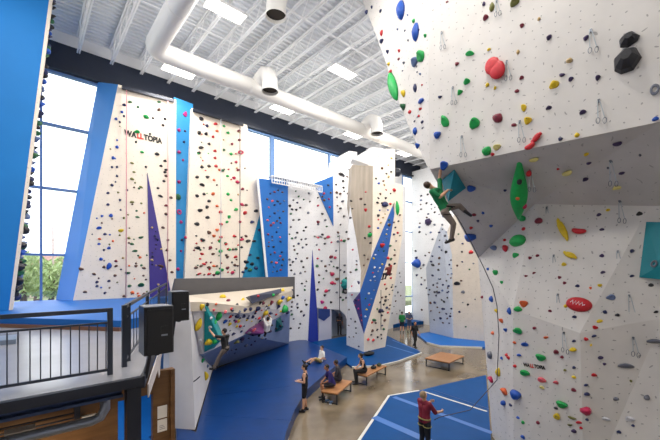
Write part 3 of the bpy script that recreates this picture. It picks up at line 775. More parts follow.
# small things left about
def small_bag(p, s, label, m):
    t = thing('bag', label, 'bag', p)
    mb = MB(); mb.ball(p+UP*s[2]*.5, (s[0], s[1], s[2]*.52), 12, 8); mb.build('body', m, t, smooth=True)
    MB().tube([p+UP*s[2]*.8+V((-s[0]*.5, 0, 0)), p+UP*s[2]*1.25, p+UP*s[2]*.8+V((s[0]*.5, 0, 0))], .02, 6).build('strap', m, t)
    return t
M_BAG = mat('black_cloth', (26, 26, 30), .8)
small_bag(PZ(369, 355, .1), (.42, .25, .2), 'flat black gear bag at the foot of the striped pillar', M_BAG)
_, cB, uxB, uyB, lB, wB = B2
small_bag(cB + uxB*(.15*(1 if uxB.x > 0 else -1)), (.16, .12, .16), 'small dark bag in the middle of the long bench', M_BAG)
small_bag(cB + uxB*(.72*(1 if uxB.x > 0 else -1)), (.14, .12, .14), 'small dark green bag at the far end of the long bench', mat('olive_cloth', (44, 56, 40), .8))
_, cB3, ux3, uy3, l3, w3 = B3
def shoe(p, ang, m, label, group):
    d_ = V((math.cos(ang), math.sin(ang), 0)); s_d = V((-d_.y, d_.x, 0))
    t = thing('shoe', label, 'shoe', p, group)
    MB().obox(p+UP*.012, d_*.13, s_d*.045, UP*.012).build('sole', mat('white_sole', (220, 220, 220), .6), t)
    MB().ball(p+UP*.05+d_*.03, (.1, .05, .04), 10, 6).tube([p+UP*.03-d_*.06, p+UP*.11-d_*.07], [.05, .045], 10).build('upper', m, t)
shoe(PZ(327, 402, 0), .4, mat('blue_grey_shoe', (90, 120, 160), .6), 'blue-grey shoe on the floor under the bench, nearer the man', 'shoes under the bench')
shoe(PZ(331, 403.5, 0), .6, mat('blue_grey_shoe', (90, 120, 160), .6), 'blue-grey shoe on the floor under the bench, further right', 'shoes under the bench')

# ============================================================ ROPES
M_ROPE = mat('pink_rope', (214, 150, 158), .7); M_ROPED = mat('dark_rope', (70, 66, 78), .7); M_ROPEW = mat('pale_rope', (190, 196, 204), .7)
def rope(pts, r, m, label, group=None):
    o = MB().tube(pts, r, 6); return solo('climbing_rope', o, m, label, 'rope', pts[-1], group, smooth=True)
for (px, y0, lb, m) in ((126.5, 90, 'pale pink rope hanging down the cream panel, left of the purple wedge', M_ROPE), (168, 101, 'pale red rope hanging down the cream panel, right of the purple wedge', M_ROPE), (221, 119, 'pale grey rope hanging down the middle of the right cream panel', M_ROPEW), (240, 126, 'dark thin rope hanging down the right part of the right cream panel', M_ROPED)):
    p = PV(px, y0, VT-.2); rope([p, lerp(p, V((p.x, p.y, ZB)), .5), V((p.x-.02, p.y+.03, ZB+.02))], .022, m, lb)
for (px, y0, v, y1, lb) in ((339.5, 235, 19.0, 318, 'dark rope hanging in front of the alcove'), (381, 290, 14.5, 330, 'dark rope hanging down the right face of the striped pillar')):
    p, q = PV(px, y0, v), PV(px, y1, v); rope([p, lerp(p, q, .5), q], .025, M_ROPED, lb)
pts = [P(449, 207, 8.95), P(459, 220, 9.2), P(470, 240, 9.5), P(484, 268, 9.7), P(493, 288, 9.55), P(497, 306, 9.5), P(499, 335, 9.5), P(497, 380, 9.7), P(470, 410, 9.7), P(440, 417, 9.7), P(434, 420, 9.72)]
rope(pts, .012, M_ROPED, 'dark rope from the green-shirted climber down along the near wall to the belayer')
p = PZ(53, 300, 3.0)
# ============================================================ CLIMBING HOLDS
HC = {'k': ((36, 36, 42), 'black'), 'n': ((36, 44, 92), 'navy'), 'b': ((24, 84, 186), 'blue'), 'u': ((104, 124, 168), 'grey-blue'),
      'g': ((22, 176, 84), 'green'), 'G': ((40, 104, 64), 'dark green'), 'r': ((210, 36, 48), 'red'), 'm': ((132, 38, 60), 'maroon'),
      'p': ((62, 46, 88), 'dark purple'), 'y': ((238, 204, 36), 'yellow'), 'Y': ((236, 224, 140), 'pale yellow'), 'o': ((232, 106, 56), 'orange'),
      't': ((206, 176, 124), 'tan'), 'l': ((126, 126, 66), 'olive'), 'w': ((222, 224, 232), 'white'), 'e': ((112, 116, 130), 'grey'),
      'x': ((98, 66, 54), 'brown'), 'c': ((196, 36, 84), 'crimson'), 'a': ((186, 40, 122), 'magenta'), 'T': ((20, 152, 150), 'teal'), 'P': ((240, 104, 116), 'pink')}
def hmat(c): return mat('hold_' + HC[c][1].replace(' ', '_').replace('-', '_'), HC[c][0], .5, noise=.18, nscale=14)

# ---- hold shapes: unit footprint (x,y in -.5...5), out of the wall along +z
def dome(fn, rings=5, seg=14):
    vs, fs = [], []
    for i in range(rings+1):
        t = i/rings
        for j in range(seg):
            vs.append(V(fn(t, 2*math.pi*j/seg)))
        if i:
            for j in range(seg):
                a = (i-1)*seg; fs.append((a+j, a+(j+1) % seg, a+seg+(j+1) % seg, a+seg+j))
    fs.append(tuple(rings*seg+j for j in range(seg)))
    fs.append(tuple(reversed(range(seg))))
    return vs, fs
def wob(seed):
    r = random.Random(seed); k = [(r.uniform(.03, .12), r.randint(2, 4), r.random()*6.28) for _ in range(3)]
    return lambda a: 1+sum(m*math.sin(n*a+p) for m, n, p in k)
def s_pebble(seed):
    w_ = wob(seed)
    return dome(lambda t, a: (.5*w_(a)*math.cos(t*1.45)**.7*math.cos(a), .5*w_(a)*math.cos(t*1.45)**.7*math.sin(a), math.sin(t*1.45)))
def s_jug(seed):
    w_ = wob(seed)      # bulging hold with an undercut, upturned lip
    def fn(t, a):
        r_ = .5*w_(a)*(1-.75*t**2.2); z_ = t**.6
        return (r_*math.cos(a), r_*math.sin(a)*.9 + .18*t, z_*(1+.25*math.sin(a)))
    return dome(fn)
def s_edge(seed):
    w_ = wob(seed)      # sharp-lipped wedge
    def fn(t, a):
        r_ = .5*w_(a)*(1-.6*t)
        return (r_*math.cos(a)*1.0, r_*math.sin(a) + .22*t, t)
    return dome(fn, 3, 10)
def s_leaf(seed):
    def fn(t, a):
        r_ = .5*(1-.8*t**1.5); sx = abs(math.cos(a))**1.4*math.copysign(1, math.cos(a))
        return (r_*sx*(1-.25*math.sin(a)), r_*math.sin(a), t**.7)
    return dome(fn)
def s_rock(seed):
    r = random.Random(seed); n = 7
    ang = [2*math.pi*(i+r.uniform(-.25, .25))/n for i in range(n)]
    vs = [V((.5*math.cos(a), .5*math.sin(a), 0)) for a in ang] + [V((.42*math.cos(a), .42*math.sin(a), .5)) for a in ang] + [V((.2*math.cos(a)+.04, .2*math.sin(a)+.08, 1)) for a in ang]
    fs = []
    for q in (0, 1):
        for i in range(n):
            a = q*n; fs.append((a+i, a+(i+1) % n, a+n+(i+1) % n, a+n+i))
    fs.append(tuple(2*n+i for i in range(n))); fs.append(tuple(reversed(range(n))))
    return vs, fs
def s_curve(bend):
    def mk(seed):
        mb = MB(); pts = []; rs = []
        for i in range(9):
            t = i/8-.5
            pts.append((t*.9, bend(t), .28)); rs.append(.08+.22*(1-(2*t)**2)**.5 if abs(t) < .5 else .1)
        mb.tube(pts, rs, 10); return [V((p.x, p.y, max(0, p.z)*1.6)) for p in mb.v], mb.f
    return mk
s_banana = s_curve(lambda t: .9*t*t-.12)
s_snake = s_curve(lambda t: .22*math.sin(t*5))
def s_ring(seed):
    mb = MB(); pts = [(.36*math.cos(2*math.pi*i/14), .36*math.sin(2*math.pi*i/14), .35) for i in range(14)]
    mb.tube(pts, .14, 7, closed=True); mb.box((-.12, .25, 0), (.12, .45, .3)); return mb.v, mb.f
def s_mouth(seed):
    # two-lipped big jug with a dark slot between the lips
    mb = MB()
    for s_, zz, rr in ((1, .36, .24), (-1, .4, .27)):
        pts = []; rs = []
        for i in range(9):
            t = i/8-.5; pts.append((t*.8, s_*(.125-.42*t*t) + .1*t, .34)); rs.append(.05+rr*(1-(1.9*t)**2 if abs(t) < .5 else .1)**.5)
        mb.tube(pts, rs, 10)
    return [V((p.x, p.y, max(0, p.z))) for p in mb.v], mb.f
SHAPES = {'pebble': s_pebble, 'jug': s_jug, 'edge': s_edge, 'leaf': s_leaf, 'rock': s_rock, 'banana': s_banana, 'snake': s_snake, 'ring': s_ring, 'mouth': s_mouth}
PROTO = {}
def proto(shape, seed):
    k = (shape, seed)
    if k not in PROTO: PROTO[k] = SHAPES[shape](seed)
    return PROTO[k]
HMESH = {}
def hmesh(shape, seed):
    k = (shape, seed)
    if k not in HMESH:
        vs, fs = proto(shape, seed)
        me = bpy.data.meshes.new('climbing_hold'); me.from_pydata([tuple(v) for v in vs], [], fs)
        me.materials.append(hmat('k'))
        if shape != 'rock': me.polygons.foreach_set('use_smooth', [True]*len(me.polygons))
        me.update(); HMESH[k] = me
    return HMESH[k]

# ---- holds read off the walls: x,y,width,height,colour[,shape][,angle]
R_ = """402 10 10 20 b leaf;416.5 32 7 20 b leaf -8;422 57 8 11 g jug;416 62 9 7 u;415.5 88 4 9 n leaf;421.5 101 6 5 b;381 11 3 3 n;372 7 3 3 n;367 12 4 4 n;382 33 3 7 r;382 41 5 5 n;414 21 3 5 g;399.5 51 3 3 r;399 59 3 3 m;404 63 3 3 e;
394 86 11 30 g leaf 22;397 111 11 17 b jug;404 94 4 7 y;365 12 7 18 a jug;404 107 5 7 G;410 112 4 4 r;415.5 131 4 8 b leaf;418 146 4 6 b;420.5 109 4 3 r;419 116 3 3 r;422.5 122 3 3 n;425.5 36 3 4 g;389 64 3 4 y;388 52 3 4 n;391 72 4 4 r;
447 2 3 2 m;484 4 4 4 p;492 7 6 10 l leaf;515 3 10 8 l jug;486 18 6 5 m;522 26 5 4 m;470 54 8 6 g jug;489 49.5 4 3 y;518 52 4 5 t;496 69 22 25 r mouth 35;457 64 4 4 m;467 82 6 7 g jug;460 92.5 6 5 g;440 97 4 3 n;487.5 85 4 4 y;495 88 3 4 y;517 91 5 4 m;522 78 5 3.5 m;524 108 6 7 y jug;
549 37.5 7 5 p leaf 60;586 38 7 5 p leaf 60;539 19 4 4 t;629 40 25 14 k rock 10;627 61 32 26 k rock;569.5 60.5 7 6 t;562 75 6 4 p;571 79.5 6 4 p;554.5 85 12 7 y edge 10;598 78 6 5 p;549 108 7 4 p;655 90 11 12 e ring;583 112.5 7 5 p;528 121 8 8 y jug;514 125 5 4 m;498 118 10 11 m leaf -40;537 138 14 8 r snake 12;530.5 146 12 9 r banana 25;560.5 139 5 4 n;577 135 6 5 y;655.5 119 7 5 b;
445.5 122 8 12 g jug;475 124 10 12 g jug;437.5 135 7 7 b;444.5 166 8 9 b jug;487 151 9 11 g leaf -35;497 147.5 8 6 Y jug;492.5 154.5 4 4 r;
534 158 10 5.5 Y banana;586.5 154 5 4 y;589 163 5 3 p;567 171 10 8 Y banana 20;558 169 3 3 r;585.5 179 6 4 p;617.5 142 10 6 p banana;622 173 6 3.5 p;617 187.5 9 5 Y;471 188 9 6 b;470 237 12 9 b jug;471 228 4 3 r;471 252 5 4 r;474 214.5 5 3 m;491 226 4 3 b;494 248 8 5 u;478 221 3 3 n;483 213 3 3 b;608 168 3 3 e;640 155 3 3 e;505 190 3 3 n;
506 249 5 7 r;516 255.5 6 5 g;519 241 14 13 g pebble;523 219 6 7 g;524 229 3 4 r;496 273 5 5 g;488 269 3 3 b;505 240 3 3 r;502 282.5 3 3 g;502 321 4 5 o;510 311 4 8 b leaf;497 311 4 4 y;506 330 4 4 b;507 355 3 4 r;509 358 3 4 r;502 358 3 3 b;499 372 5 9 y leaf;505.5 392 6 8 o jug;504 403 6 6 b;492 380 5 6 c;491 355 5 8 e;492 299 4 7 b leaf;482.5 297 4 3 m;493 333 4 4 o;484.5 346 3 4 m;
539 221 7 7 m pebble;608 210 5 3 y;599 215 5 3 p;602 229.5 5 3 p;602 256 5 3.5 p;537.5 255.5 4 3 m;530 258 4 3 m;563 230 26 10 y snake -76;570.5 255.5 14 9 y snake -50;564 264.5 5 4 y;579.5 231 15 9 r banana -12;603 272.5 5 3 p;526 276 4 2 m;534 273 4 2 m;559.5 277.5 4 3 m;564.5 283 4 3 m;577.5 286 5 3 n;590.5 288 3 3 o;600 285.5 5 3 y;565.5 306 4 4 y;550 311 4 3 m;574.5 317 5 3 n;524 304 8 7 o jug;518 309 9 6 g;
639.5 214 7 4 k edge;632 251 5 4 n;632 276 5 3 n;651 285 6 4 k;611 297.5 10 6 u jug;605 312 5 4 n;617.5 315 5 3 k;599.5 321 7 4 y;595 327.5 6 4 r;594 336 5 3 n;656 312 5 3 k;655 264 7 8 e ring;
518 331 9 7 g jug;546 337.5 5 3 o;514.5 342.5 4 3 o;525 344.5 7 5 b;534.5 328 4 3 m;586 339 5 3.5 r;573 349.5 7 5 y;556 352 6 5 m;562 357 4 3 m;541 357.5 10 8 g jug;525 373 10 7 g jug;600.5 357.5 6 4 p;604.5 364 4 3 p;626 366 16 6 e jug;653 340.5 16 5 e edge;591 345 2.5 3 y;574 341 4 3 n;574 367.5 4 3 n;594 375 6 4 r;574 377 5 3 y;565 370 3 3 l;
542 380 9 6 P jug;556 382.5 6 4 P;542 387.5 5 4 Y;516 394.5 11 10 b pebble;511 405 4 3 n;573.5 390 6 4 m;586 385 5 3 n;587 394 6 4 n;562 404.5 12 8 g jug;556 408 5 3 k;586 411 13 9 c edge -20;557 416.5 7 8 y jug;572 418 10 3 l edge;579 422.5 6 4 r;587 419.5 4 3 n;570 425 5 3 l;574 431 6 4 p;581 428 4 3 r;606 419 9 4 w;630 419 10 6 w jug;633 425.5 4 3 n;619 432 5 4 n;616 399 6 4 e;647 397.5 7 6 e;631 381 3 3 l;518 417.5 4 3 b;523 422.5 4 4 g;538 422.5 4 4 m;523 437 5 4 b;519 355 5 3 b;515 366 4 3 r"""
T_ = """130 102 5 3 G;124 105 5 3 n;159 102 5 3 G;146 117 8 4 g edge;159 110 5 4 x;163 125 4 3 k;165 119 4 3 k;137 132 7 4 g;122 112 4 3 b;124 116 3 3 n;116 119 4 3 b;117 147 4 4 b;113 158 4 4 b;142 152 5 3 g;157 154 6 4 k;132 163 5 2.5 l;134 172 4 2.5 l;146 167 3 3 k;161 166 4 3 k;165 161 4 3 k;166 170 4 3 k;166 176 4 3 x;117 167 3 3 n;112 167 3 3 n;112 185 4 3.5 n;132 179 5 3 l;141 187 5 2.5 l;
108 193 4 3 n;108 204.5 4 3 n;111 215.5 5 4 b;102 216 3.5 3 b;99 228 6 4 b;105 234 4 3 n;121 230.5 7 4 y edge;117 176 3 3 n;132 202 5.5 3 l;137.5 217 5.5 2.5 G;141 237.5 6 3 G;129 238 4 3 l;132 244 5 3 G;135 251 6.5 3 G;109 248 5 3.5 b;99 244 4 3 b;99.5 239 4 3 o;101 259 4.5 4 b;109 266 6 8 b pebble;116 261 4 3 m;116 266 4 3 x;94 274 5 3 x;81 269 6.5 3.5 x;104 267 4 3 x;127.5 273 6.5 3 G;136 266 4 3 x;144 268 5 3 x;140 257.5 4 3 o;85 292 5 3 x;97 282 4 3 n;97 286 4 3 n;109 281 4 3 n;105 293 4 3 n;115 275.5 4 3 x;129.5 286 5 3.5 G;141 285 7 5.5 G jug;132.5 292.5 5 4 o;139 296 4 3 o;124 296 4 3 x;144 294 4 3 x;120 200 3 3 n;113 241 3 3 o;104 250 3 3 n;123 258 3 3 t;124 218 3 3 l;127 190 3 3 n;136 142 3 3 k;150 134 3 2.5 k;153 118 3 3 k;138 107 3 3 G;
165 172 4 3 k;164 181 4 3 k;158 188 3.5 3 k;160.5 196 6.5 3 k;171 197.5 4 3 x;166 205.5 4.5 3 m;166 214 4 3.5 x;163 227.5 4.5 3 x;170 260 4 3 x;161 266 8 3 x edge;152 260 4 3 t;158 240 3 3 n;155 236 3 3 n;168 240 3 3 x;167 250 3.5 3 x;172 272 4 3 x;
185 114.5 5 6 a;179 130 4.5 4 a;185 131 3 3 p;179 152 4.5 4 a;179 182 4.5 4 a;178 197 7 8 G rock;179 212 5.5 6.5 a ring;181 222 4 4 a;178 269 4.5 4 a;181 251 3 3 a;182 240 3 3 n;183 160 3 3 a;184 142 3 3 n;177 287 4 4 c;
201 119 5.5 4 k;207 126 4 3.5 n;215.5 124 4.5 3.5 r;224 126 3.5 3 g;199 133 5 4 k;206 134 4 4 k;217 131 4 3 o;228 133 4 3 g;213 137 3.5 3 r;201 147.5 6 4 k;209 144 4 3 k;215 151 4.5 3 r;199 153 5 3.5 k;231 154 4 3 g;239 131 4 3.5 m;239.5 140 4 3 m;240.5 152.5 7 5 c ring;215 158 4 3 r;216 166 4.5 3.5 r;219.5 170 4 3 o;222.5 170.5 4 3 G;202 167 4.5 3.5 k;209 166 4.5 3.5 k;197 177 4.5 3.5 k;207.5 177 4.5 3.5 k;202 185 6 3.5 k;227.5 176 4 3 g;234 178 4.5 3.5 c;237.5 182 5 4 c;238 170 4 3 m;242.5 189 4 3 m;
197 196 5 3.5 k;204 194 4 3.5 k;213 194 4.5 4 o;228 194 4 4 g;209 201 4.5 3.5 k;207 207 4 4 k;200 210.5 6 4 k;217 206 4 3 o;220.5 212 4.5 4 r;207.5 217.5 5 4 k;236 209.5 5 3.5 g;242 204.5 5.5 3.5 c;246 205 4.5 3 x;245 213 5 4.5 r;229 217 4 4 g;197 224 6.5 4 k;221 224 4.5 3.5 r;227 222 4 3 g;209 232.5 5 4 x;217 230 4 3.5 o;186 237.5 4.5 3.5 c;214 236 4.5 3.5 o;202.5 240 6 4 k;221 237 4 3 r;219.5 241 4 4 g;246 236 4 3 x;242 239.5 4.5 3.5 c;197.5 248 7 4 k;210.5 247.5 4.5 4 m;220.5 251 5 4.5 g;229.5 249.5 4 3 g;202 254 5 3 r;213 254 4.5 3 x;236 249 4 3 G;227.5 257 4 3.5 x;235.5 257 4.5 3.5 r;204 264 5 3 r;196 267.5 5 3.5 x;201 266 4.5 3 x;209 267.5 4.5 3.5 x;214 266 4.5 3 o;217.5 273 6 5 g;222 270 4.5 4 g;227.5 268 5 3.5 m;199 274 5.5 3 r;209 274 5 3 r;232.5 272.5 5 4 c;235 265 4 3.5 x;214 275 4 3 m;226 244 3.5 3 r;234 236 3.5 3 r;240 222 3.5 3 c;231 200 3.5 3 g;214 180 3.5 3 o;224 150 3 3 G;232 144 3 3 m;236 162 3.5 3 c;
256 211 5 4 k;252 222 5 3.5 n;248 241 6 3.5 k;254 241 5 3 k;250 255 4 3 n;246 262 6 4 k;252 264 5 4 k;256 268 5 4 n;250 270 5 4 G;246 268 4 4 k;258 258 4 3 k;259 230 3.5 3 n;243 272 4 3 n"""
B_ = """201.5 307 5 7 y;198 324.5 6 16 y leaf;202 361 7 5 g jug;205 376 5 10 y leaf;205.5 403.5 4 5 g;200 340 3 4 w;207 366 4 4 u;206.5 304.5 3 4 k;218 315.5 6 13 g leaf -8;215 322 8 3.5 g;224.5 321.5 5 5 b;213.5 310 3.5 3 P;230 316.5 3.5 3 r;237 316 6 5 n;238 321 4 4 y;235.5 321.5 3 3 a;228.5 301 4 4 m;223 297.5 6 5 y;244.5 310 3.5 4.5 n;243.5 316 3.5 3.5 n;247.5 318 4 3 n;252.5 316.5 3.5 4 n;257 309 5 6 n;255 313 3 3 n;265 312.5 5.5 6 y;263 303 4 4 m;260 303 4 3.5 k;271 303 3.5 6 m;277.5 302 5.5 6.5 y;282 298 3.5 5 b;287 299 4.5 7 y;283.5 309 7 9.5 g pebble;282.5 291 4.5 4.5 y;278 306 4 5 n;273 295 3.5 3.5 g;236 341.5 5.5 5 l;254 330 5 3 P;208.5 342 9 7 y jug;214.5 341.5 6 5.5 g;242 338 5 4 p;229 324 4 3.5 y;240 326 4 3.5 r;268 308 4 3.5 e;250 309 3.5 4 n;259 318 4 3 r;225 312 4 3.5 P;232 310 4 4 e;237 305 3.5 3 k;270 313 4 4 n;287 312 4 4 n;249 333 4 3 e;262 338 4 3 e;270 331 4 3.5 p;233 334 5 4 n;228 345 4 4 n;246 345 4 3 e;258 296 3.5 3 r;243 300 3.5 3 y;216 304 3.5 3 o;211 318 4 3.5 w;210 327 4 3 w"""
M_ = """384.5 204.5 6 6 n pebble;397 208 3.5 15 g leaf;382 245.5 5 4.5 r;370 235 5 4.5 g rock;341 174 6 3.5 k;344.5 284 7.5 11 T rock;344.5 291 6 5.5 k ring;332 283 4 3.5 c;417 263.5 8.5 8.5 b pebble;428.5 222 6.5 7.5 p rock;332 274 4 4 c;326 291 3.5 3.5 c;322 302 3.5 3.5 a;325 308 3.5 3.5 c;331 257 4 3.5 m;337 279 4.5 3 x;359 283 3.5 3.5 n;356 300 3 3 n;380 311 4 5 n;374 320 4 3 G;388 258 3.5 3 r;457 283.5 6 4.5 k jug;463 292 4 3 e;318 222 3 3 m;328 237 3.5 3 c;344 241 3 3 G;317 266 3 3 G;446 252 3 3 k;433 265 3.5 3 k;389 225 3 3 x;366 210 3 3 r;394 190 3.5 3.5 r"""

def world_tris(objs):
    vs, fs, own = [], [], []
    for idx, (ph, o) in enumerate(objs):
        base = ORIGIN[o.name]; b_ = len(vs)
        vs += [tuple(v.co + base) for v in o.data.vertices]
        for p in o.data.polygons:
            fs.append([b_+q for q in p.vertices]); own.append(idx)
    return vs, fs, own
bpy.context.view_layer.update()
SV, SF, SO = world_tris(SURF)
BVH = BVHTree.FromPolygons(SV, SF)
def seat(px, py):
    d_ = ray(px, py).normalized()
    loc, nor, idx, dist = BVH.ray_cast(CAM, d_)
    if loc is None: return None
    if nor.dot(d_) > 0: nor = -nor
    return loc, nor, SURF[SO[idx]][0]

ENT = []
SR = random.Random(11)
def frame(nor, ang):
    y_ = (UP - nor*nor.z)
    if y_.length < .2: y_ = FW - nor*FW.dot(nor)
    y_.normalize(); x_ = y_.cross(nor).normalized()
    c_, s_ = math.cos(ang), math.sin(ang)
    return x_*c_ + y_*s_, y_*c_ - x_*s_
def entry(px, py, w, h, c, shape=None, ang=None, dep=None):
    st = seat(px, py)
    if st is None: return
    loc, nor, ph = st
    d_ = (loc-CAM).dot(FW)
    sd = SR.randint(0, 3)
    if shape is None: shape = SR.choice(['pebble', 'jug', 'edge', 'jug', 'leaf'] if max(w, h) > 4.4 else ['pebble', 'edge', 'leaf'])
    an = math.radians(ang) if ang is not None else (SR.uniform(-.4, .4) if w < 9 else 0)
    xa, ya = frame(nor, an)
    # how much a metre along each axis of the hold shows on the picture
    def ppm(ax):
        q = proj(loc+ax*.05); p_ = proj(loc); return math.hypot(q[0]-p_[0], q[1]-p_[1])/.05
    sx = w/max(ppm(xa), .72*FPX/d_); sy = h/max(ppm(ya), .72*FPX/d_)
    if ang is not None and shape in ('snake', 'banana', 'leaf', 'mouth'): pass
    dp = min(sx, sy)*(.55 if shape not in ('edge',) else .6)
    if dep: dp = dep
    ENT.append(dict(px=px, py=py, w=w, h=h, c=c, shape=shape, seed=sd if shape in ('pebble', 'jug', 'edge', 'rock') else 0, loc=loc, nor=nor, xa=xa, ya=ya, s=(sx, sy, dp), ph=ph))
for blk, kk in ((R_, .98), (T_, .86), (B_, .9), (M_, 1.0)):
    for tok in blk.replace('\n', '').split(';'):
        q = tok.split()
        if not q: continue
        shape = None; ang = None
        for ex_ in q[5:]:
            if ex_ in SHAPES: shape = ex_
            else: ang = float(ex_)
        entry(float(q[0]), float(q[1]), float(q[2])*kk, float(q[3])*kk, q[4], shape, ang)
NLIST = len(ENT)
# small far holds scattered over the white and blue walls
def inside(x, y, poly):
    r_ = False; n = len(poly)
    for i in range(n):
        (x1, y1), (x2, y2) = poly[i], poly[i-1]
        if (y1 > y) != (y2 > y) and x < (x2-x1)*(y-y1)/(y2-y1)+x1: r_ = not r_
    return r_
def scatter(poly, n, cols, wr=(2.2, 3.4), mind=3.6):
    xs = [p[0] for p in poly]; ys = [p[1] for p in poly]; got = []; tries = 0
    while len(got) < n and tries < n*40:
        tries += 1
        x, y = SR.uniform(min(xs), max(xs)), SR.uniform(min(ys), max(ys))
        if not inside(x, y, poly): continue
        if any(math.hypot(x-a, y-b) < mind for a, b in got): continue
        got.append((x, y)); w = SR.uniform(*wr)*.84; entry(x, y, w, w*SR.uniform(.7, 1.0), SR.choice(cols))
scatter([(266, 190), (284, 190), (284, 280), (270, 280)], 46, 'nkmxuP')
scatter([(289, 190), (311, 190), (309, 250), (306, 332), (289, 332)], 62, 'kkkneGx')
scatter([(317, 195), (330, 230), (356, 232), (360, 290), (350, 300), (318, 304), (315, 250)], 58, 'kkecGcxe')
scatter([(336, 172), (350, 165), (354, 225), (336, 225)], 20, 'kkex')
scatter([(317, 188), (331, 184), (331, 215)], 7, 'cxk', (2.4, 3.2))
scatter([(376, 172), (392, 156), (392, 205), (378, 235), (375, 200)], 26, 'kkxrtb')
scatter([(360, 180), (370, 180), (371, 270), (364, 270)], 10, 'xkr')
scatter([(392, 225), (400, 195), (400, 240), (391, 295), (382, 343), (368, 345), (368, 332), (388, 262)], 44, 'kkxnrG')
scatter([(390, 216), (385, 258), (365, 322), (363, 298), (373, 258)], 26, 'wwuyrG', (1.8, 2.8))
scatter([(355, 304), (360, 297), (363, 325)], 5, 'acP', (2, 3))
scatter([(349, 300), (362, 338), (362, 348), (349, 342)], 9, 'kxn', (1.8, 2.4))
scatter([(388, 290), (401, 270), (401, 312), (388, 318)], 18, 'kxe', (1.6, 2.6))
scatter([(415, 200), (440, 180), (452, 250), (452, 318), (415, 310)], 78, 'nkkuexn', (1.8, 3.2))
scatter([(428, 290), (451, 265), (451, 325), (430, 320)], 22, 'nkux', (1.8, 3))
scatter([(456, 225), (474, 258), (476, 332), (457, 332)], 14, 'kexGn', (1.8, 3.2))
scatter([(95, 200), (118, 110), (122, 110), (122, 290), (84, 290)], 22, 'nnbxl', (2, 2.8))
scatter([(128, 180), (147, 180), (147, 295), (128, 295)], 24, 'lGxo', (2, 3))
scatter([(152, 215), (160, 225), (168, 285), (152, 285)], 12, 'pxnt', (2, 3))
scatter([(196, 235), (244, 235), (238, 275), (190, 275)], 36, 'xmrkG', (2.2, 3.4))
scatter([(196, 120), (244, 132), (250, 200), (194, 200)], 26, 'kxrgt', (1.8, 2.6))
scatter([(224, 305), (250, 312), (288, 297), (288, 310), (245, 330), (228, 335)], 30, 'nkeryw', (2.2, 3.4))
scatter([(226, 350), (245, 338), (285, 318), (285, 335), (222, 358)], 16, 'enpk', (2.2, 3.4))
scatter([(385, 20), (420, 5), (424, 140), (412, 120)], 14, 'neru', (2, 3))
# holds bristling from the hidden climbing face of the near blue wall
for q in range(84):
    t_ = q/83; z_ = lerp(4.3, 15.9, t_**1.25)
    p = EDGE(z_) + V((.10, SR.uniform(.05, 1.0), SR.uniform(-.1, .1)))
    sc = SR.uniform(.11, .24)*(1.3-.5*t_)
    nor = V((1, 0, -.1)).normalized(); xa, ya = frame(nor, SR.uniform(-.5, .5))
    pr_ = proj(p); wpx = sc*.6*FPX/pr_[2]
    ENT.append(dict(px=pr_[0], py=pr_[1], w=wpx, h=sc*FPX/pr_[2], c=SR.choice('nnnkkkuGbk'), shape=SR.choice(['jug', 'pebble', 'rock']), seed=SR.randint(0, 3), loc=p, nor=nor, xa=xa, ya=ya, s=(sc, sc, sc*.62), ph='near blue wall edge'))

for n_, E in enumerate(ENT): E['i'] = n_
big = sorted(ENT, key=lambda E: -(E['w']*E['h']))
ONE, REST = big[:300], big[300:]

# ---- unique wording
def size_word(E):
    m_ = max(E['w'], E['h'])
    return 'big' if m_ >= 11 else 'medium' if m_ >= 6.2 else 'small'
SH = {'pebble': 'rounded', 'jug': 'bulging', 'edge': 'wedge-shaped', 'leaf': 'pointed', 'rock': 'angular', 'banana': 'curved', 'snake': 'wavy', 'ring': 'ring-shaped', 'mouth': 'two-lipped'}
wall_y = {}
for E in ENT: wall_y.setdefault(E['ph'], []).append(E['py'])
def zone(E):
    a_, b_ = min(wall_y[E['ph']]), max(wall_y[E['ph']])
    t = (E['py']-a_)/max(1, b_-a_)
    return 'high on' if t < .34 else 'midway up' if t < .67 else 'low on'
buck = {}
for E in ONE: buck.setdefault((size_word(E), E['c'], zone(E), E['ph']), []).append(E)
ordw = ['first', 'second', 'third', 'fourth', 'fifth', 'sixth', 'seventh', 'eighth', 'ninth', 'tenth', 'eleventh', 'twelfth', 'thirteenth', 'fourteenth', 'fifteenth', 'sixteenth']
cnt = ['', 'one', 'two', 'three', 'four', 'five', 'six', 'seven', 'eight', 'nine', 'ten', 'eleven', 'twelve', 'thirteen', 'fourteen', 'fifteen', 'sixteen']
for (sz, c, zn, ph), L_ in buck.items():
    L_.sort(key=lambda E: E['px'])
    for n_, E in enumerate(L_):
        cn = HC[c][1]
        if len(L_) == 1: E['label'] = '%s %s %s hold %s the %s' % (sz, cn, SH[E['shape']], zn, ph)
        else: E['label'] = '%s %s hold, %s of %s from left, %s %s' % (sz, cn, ordw[n_], cnt[len(L_)], zn, ph)
SPECIAL = {(627, 61): 'largest black faceted rock hold high on the upper overhanging face', (629, 40): 'black angular hold just above the largest black rock hold',
           (496, 69): 'big red two-lipped hold high on the upper overhanging face', (563, 230): 'long yellow wavy hold on the cream slab face',
           (570.5, 255.5): 'shorter yellow wavy hold below the long yellow one on the cream slab', (579.5, 231): 'red banana-shaped hold beside the long yellow one on the cream slab',
           (519, 241): 'big round light green hold on the pale return face', (394, 86): 'long bright green hold on the edge of the narrow prow face',
           (397, 111): 'big blue hold below the long green one on the prow edge', (470, 237): 'big blue jug under the roof just right of the climber',
           (444.5, 166): 'blue hold gripped by the raised hand of the green-shirted climber', (417, 263.5): 'round blue ball hold on the far white wall'}
BOLT = bpy.data.meshes.new('bolt')
mb = MB().tube([(0, 0, -.2), (0, 0, .5), (0, 0, .55)], [.5, .5, .3], 8)
BOLT.from_pydata([tuple(v) for v in mb.v], [], mb.f); BOLT.materials.append(M_DARK)
